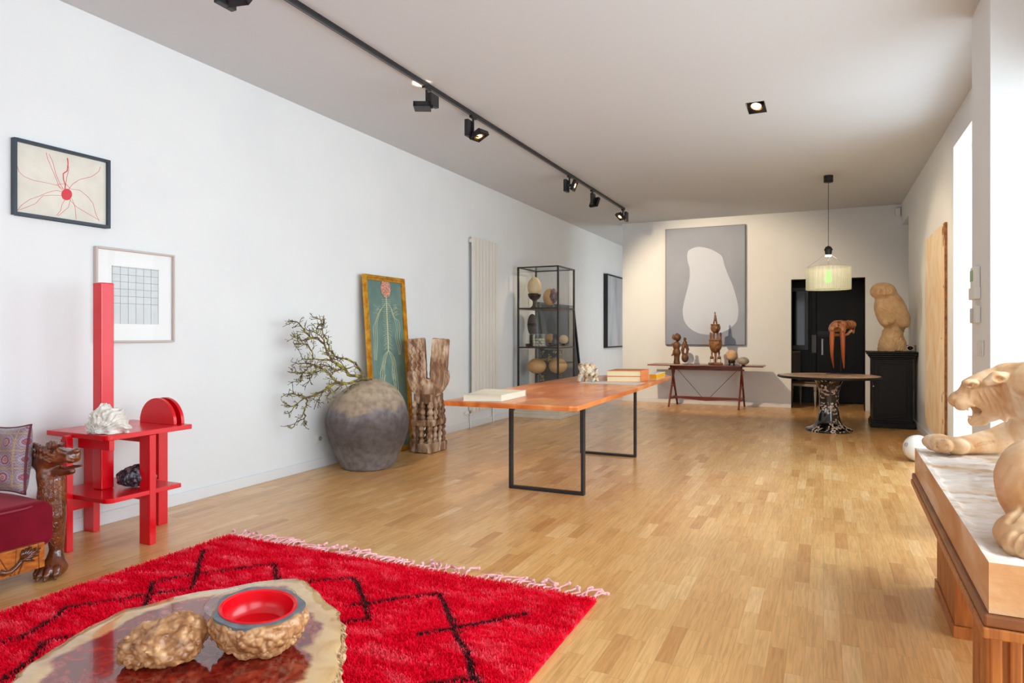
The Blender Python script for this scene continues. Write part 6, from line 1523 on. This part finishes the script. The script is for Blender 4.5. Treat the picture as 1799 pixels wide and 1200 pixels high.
def lion(P):
    L = P @ Rcam; D_ = 3.15
    s = lambda n: sz_(n, D_)
    # neck and head
    d = chain(L, [c3(1742, 688, 3.15), c3(1778, 683, 3.12), c3(1830, 692, 3.0), c3(1900, 720, 2.85)], [s(31), s(46), s(58), s(66)])
    d = smin(d, ell(L, c3(1733, 690, D_), (s(32), .088, s(36))), .03)
    d = smin(d, cap(L, c3(1738, 672, D_), c3(1704, 680, D_), s(20), s(14)), .03)
    for o_ in (-.045, .045): d = smin(d, ell(L, c3(1705, 673, D_ + o_), (s(13), .034, s(7))), .03)
    d = smin(d, cap(L, c3(1712, 692, D_), c3(1688, 700, D_), s(19), s(15)), .03)
    d = smin(d, ell(L, c3(1686, 704, D_), (s(15), .058, s(12))), .02); d = smin(d, ell(L, c3(1676, 702, D_), (s(6), .030, s(8))), .012)
    for o_ in (-.038, .038): d = smin(d, ell(L, c3(1690, 711, D_ + o_), (s(13), .026, s(10))), .010)
    # lower jaw, cheeks
    d = smin(d, ell(L, c3(1737, 712, D_), (s(22), .080, s(26))), .03)
    d = smin(d, chain(L, [c3(1738, 722, D_), c3(1724, 736, D_), c3(1711, 740, D_)], [s(17), s(13), s(9.5)]), .02)
    mouth = union([cap(L, c3(1690, 727, D_), c3(1716, 719, D_), s(5.5), s(9)), cap(L, c3(1700, 726, D_), c3(1676, 730, D_), s(6), s(11)), cap(L, c3(1713, 722, D_), c3(1716, 714, D_), s(6), s(5))], .01)
    mouth = np.maximum(mouth, np.abs(L[:, 1] - D_) - .30)
    d = smax(d, -mouth, .006)
    d = smin(d, chain(L, [c3(1704, 708, D_ - .058), c3(1716, 715, D_ - .066), c3(1722, 726, D_ - .062)], [s(3), s(3), s(2.5)]), .02)
    for o_ in (-.03, .03):
        d = smin(d, cap(L, c3(1697, 716, D_ + o_), c3(1702.5, 723, D_ + o_), s(3), s(.8)), .003); d = smin(d, cap(L, c3(1704, 735, D_ + o_ * .8), c3(1700, 728.5, D_ + o_ * .8), s(2.6), s(.8)), .003)
    for o_ in (-.015, 0, .015): d = smin(d, cap(L, c3(1705, 734, D_ + o_), c3(1705, 730, D_ + o_), s(1.6), s(1)), .002)
    d = smin(d, cap(L, c3(1728, 726, D_), c3(1711, 730, D_), s(5), s(3.5)), .005)
    # mane fold under the cheek, ear
    d = smin(d, chain(L, [c3(1752, 700, D_ - .05), c3(1760, 722, D_ - .06), c3(1766, 739, D_ - .05)], [s(14), s(10), s(3)]), .02)
    d = smin(d, chain(L, [c3(1780, 700, D_ - .06), c3(1786, 722, D_ - .04)], [s(22), s(10)]), .03)
    ear = chain(L, [c3(1735, 671, D_ - .088), c3(1750, 664, D_ - .105), c3(1763, 662, D_ - .110)], [s(7), s(10.5), s(9)]); ear = smax(ear, -ell(L, c3(1755, 666, D_ - .138), (s(13), .022, s(6.5)), (0, 12, 0)), .006); d = smin(d, ear, .008)
    d = smin(d, chain(L, [c3(1735, 671, D_ + .088), c3(1750, 662, D_ + .105)], [s(7), s(10)]), .008)
    # eye, nostril, brow furrow, whisker wrinkles
    d = smax(d, -ell(L, c3(1700, 679, D_ - .062), (s(7), .020, s(2.6)), (0, -12, 0)), .004); d = smin(d, ell(L, c3(1700, 679.5, D_ - .052), (s(4.5), .016, s(2.6))), .002)
    d = smax(d, -ell(L, c3(1673, 710, D_ - .022), (s(3.5), .014, s(2.6))), .004)
    wr = 0 * (np.abs(L[:, 0] - c3(1690, 700, D_)[0]) < s(17)) & (L[:, 2] > c3(1690, 706, D_)[2]) & (L[:, 2] < c3(1690, 678, D_)[2])
    d = d + wr * .0035 * np.sin((L[:, 2] + .35 * L[:, 0]) * 420)
    # torso, haunch (mostly beyond the frame)
    d = smin(d, chain(L, [c3(1900, 722, 2.85), c3(1925, 740, 2.55), c3(1960, 770, 2.2), c3(1960, 790, 1.98)], [.165, .165, .160, .150]), .06)
    # stretched fore leg and paw
    dl_ = 3.40; t = lambda n: sz_(n, dl_)
    lg = chain(L, [c3(1684, 783, dl_), c3(1706, 780, dl_), c3(1742, 775, dl_), c3(1790, 764, 3.36), c3(1850, 735, 3.2)], [t(15.5), t(17), t(21.5), t(29), t(42)])
    lg = smin(lg, ell(L, c3(1681, 783, 3.37), (t(19), .055, t(14.5))), .010)
    lg = smin(lg, ell(L, c3(1650, 778, 3.44), (t(24), .085, t(15))), .015)
    for (x_, y_, dd_) in ((1634, 776, 3.50), (1638, 780, 3.44), (1648, 783, 3.385), (1660, 784, 3.355)): lg = smin(lg, ell(L, c3(x_, y_, dd_), (t(13), .036, t(11.5))), .006)
    d = smin(d, lg, .02)
    # second fore leg behind
    d = smin(d, chain(L, [c3(1880, 760, 2.95), c3(1850, 800, 3.0), c3(1790, 812, 3.12)], [.09, .06, .05]), .02) if False else d
    # near hind leg: raised knee and paw
    dn = 1.98; u = lambda n: sz_(n, dn)
    hl = ell(L, c3(1822, 848, dn), (u(64), .10, u(78)), (0, 8, 0)); hl = smin(hl, chain(L, [c3(1850, 880, 2.0), c3(1830, 930, 1.95), c3(1812, 942, 1.92)], [.085, .075, .060]), .03)
    hl = smin(hl, ell(L, c3(1806, 938, 1.90), (u(48), .085, u(36)), (0, -12, 0)), .02)
    for (x_, y_, dd_) in ((1778, 948, 1.92), (1786, 956, 1.865), (1806, 960, 1.83)): hl = smin(hl, ell(L, c3(x_, y_, dd_), (u(20), .035, u(22))), .006)
    hl = smin(hl, cap(L, c3(1840, 850, 2.0), c3(1950, 800, 2.0), .11, .14), .04)
    d = smin(d, hl, .02)
    return d
LG = []
def c3inv(L): return L @ Rcam.T
for L_, n_, kind in (([(1684, 689), (1692, 687), (1700, 690)], 1.3, -1), ([(1680, 694), (1690, 692), (1701, 696)], 1.3, -1), ([(1678, 699), (1689, 697), (1700, 702)], 1.3, -1),
          ([(1699, 688), (1700, 698), (1706, 706), (1715, 713), (1722, 723)], 2.0, -1), ([(1694, 679), (1700, 677), (1707, 675)], 2.2, -1), ([(1699, 684), (1708, 682), (1714, 676)], 1.5, -1),
          ([(1712, 676), (1716, 690), (1722, 702), (1729, 712)], 1.8, -1), ([(1722, 680), (1728, 693), (1734, 706), (1738, 720)], 1.6, -1), ([(1735, 684), (1742, 696), (1750, 708), (1757, 724), (1763, 736)], 2.4, -1),
          ([(1745, 684), (1754, 694), (1762, 708), (1768, 724)], 2.0, -1), ([(1766, 678), (1772, 694), (1777, 712), (1781, 728)], 3.0, -1), ([(1778, 684), (1788, 692), (1799, 693)], 2.2, -1), ([(1784, 700), (1790, 712), (1793, 724)], 2.0, -1),
          ([(1718, 668), (1724, 676), (1727, 686)], 1.5, -1), ([(1743, 668), (1752, 664)], 1.4, -1), ([(1748, 672), (1760, 667)], 1.4, -1), ([(1707, 742), (1716, 736), (1726, 734)], 1.2, -1), ([(1712, 748), (1722, 744), (1733, 736)], 1.2, -1),
          ([(1634, 776), (1637, 786)], 1.8, -1), ([(1645, 777), (1649, 789)], 1.8, -1), ([(1712, 784), (1728, 779), (1744, 776)], 1.8, -1),
          ([(1776, 915), (1784, 905), (1799, 896)], 5.0, -1), ([(1776, 958), (1781, 944), (1790, 936)], 3.5, -1), ([(1790, 968), (1793, 950), (1799, 942)], 3.5, -1)):
    pts = []
    for a, b in L_:
        t_ = trace(lion, CO, ray(a, b), 1.6, 3.6, 500)
        if t_ is not None: pts.append(CO + ray(a, b) * t_)
    if len(pts) > 1:
        rad_ = sz_(n_, np.linalg.norm((pts[0] - CO)[:2])); LG.append((pts, max(rad_, .0028)))
LGlo = np.min([np.min(p, 0) for p, _ in LG], 0) - .03
def lion_detailed(P):
    d = lion(P); m = np.abs(d) < .035
    if m.any():
        Q = P[m]; e = d[m]
        for pts, r_ in LG:
            A_ = np.array(pts); k = ((Q > A_.min(0) - .03) & (Q < A_.max(0) + .03)).all(1)
            if k.any(): e[k] = smax(e[k], -chain(Q[k], pts, [r_] * len(pts)), .007)
        e = e + .0035 * fbm(Q, 9, 3) + .0012 * fbm(Q, 45, 2); d[m] = e
    return smax(d, ZT - .012 - P[:, 2], .004)
V, Fc = sdf(lion_detailed, (.40, 1.95, ZT - .03), (1.22, 4.25, 1.22), .0046)
V = (V - np.array([SC.x, SC.y, ZB])) @ Rs
build('lion_figure', (V, Fc), pls.m, parent=lt, smooth=True, sharp=0, recalc=False)
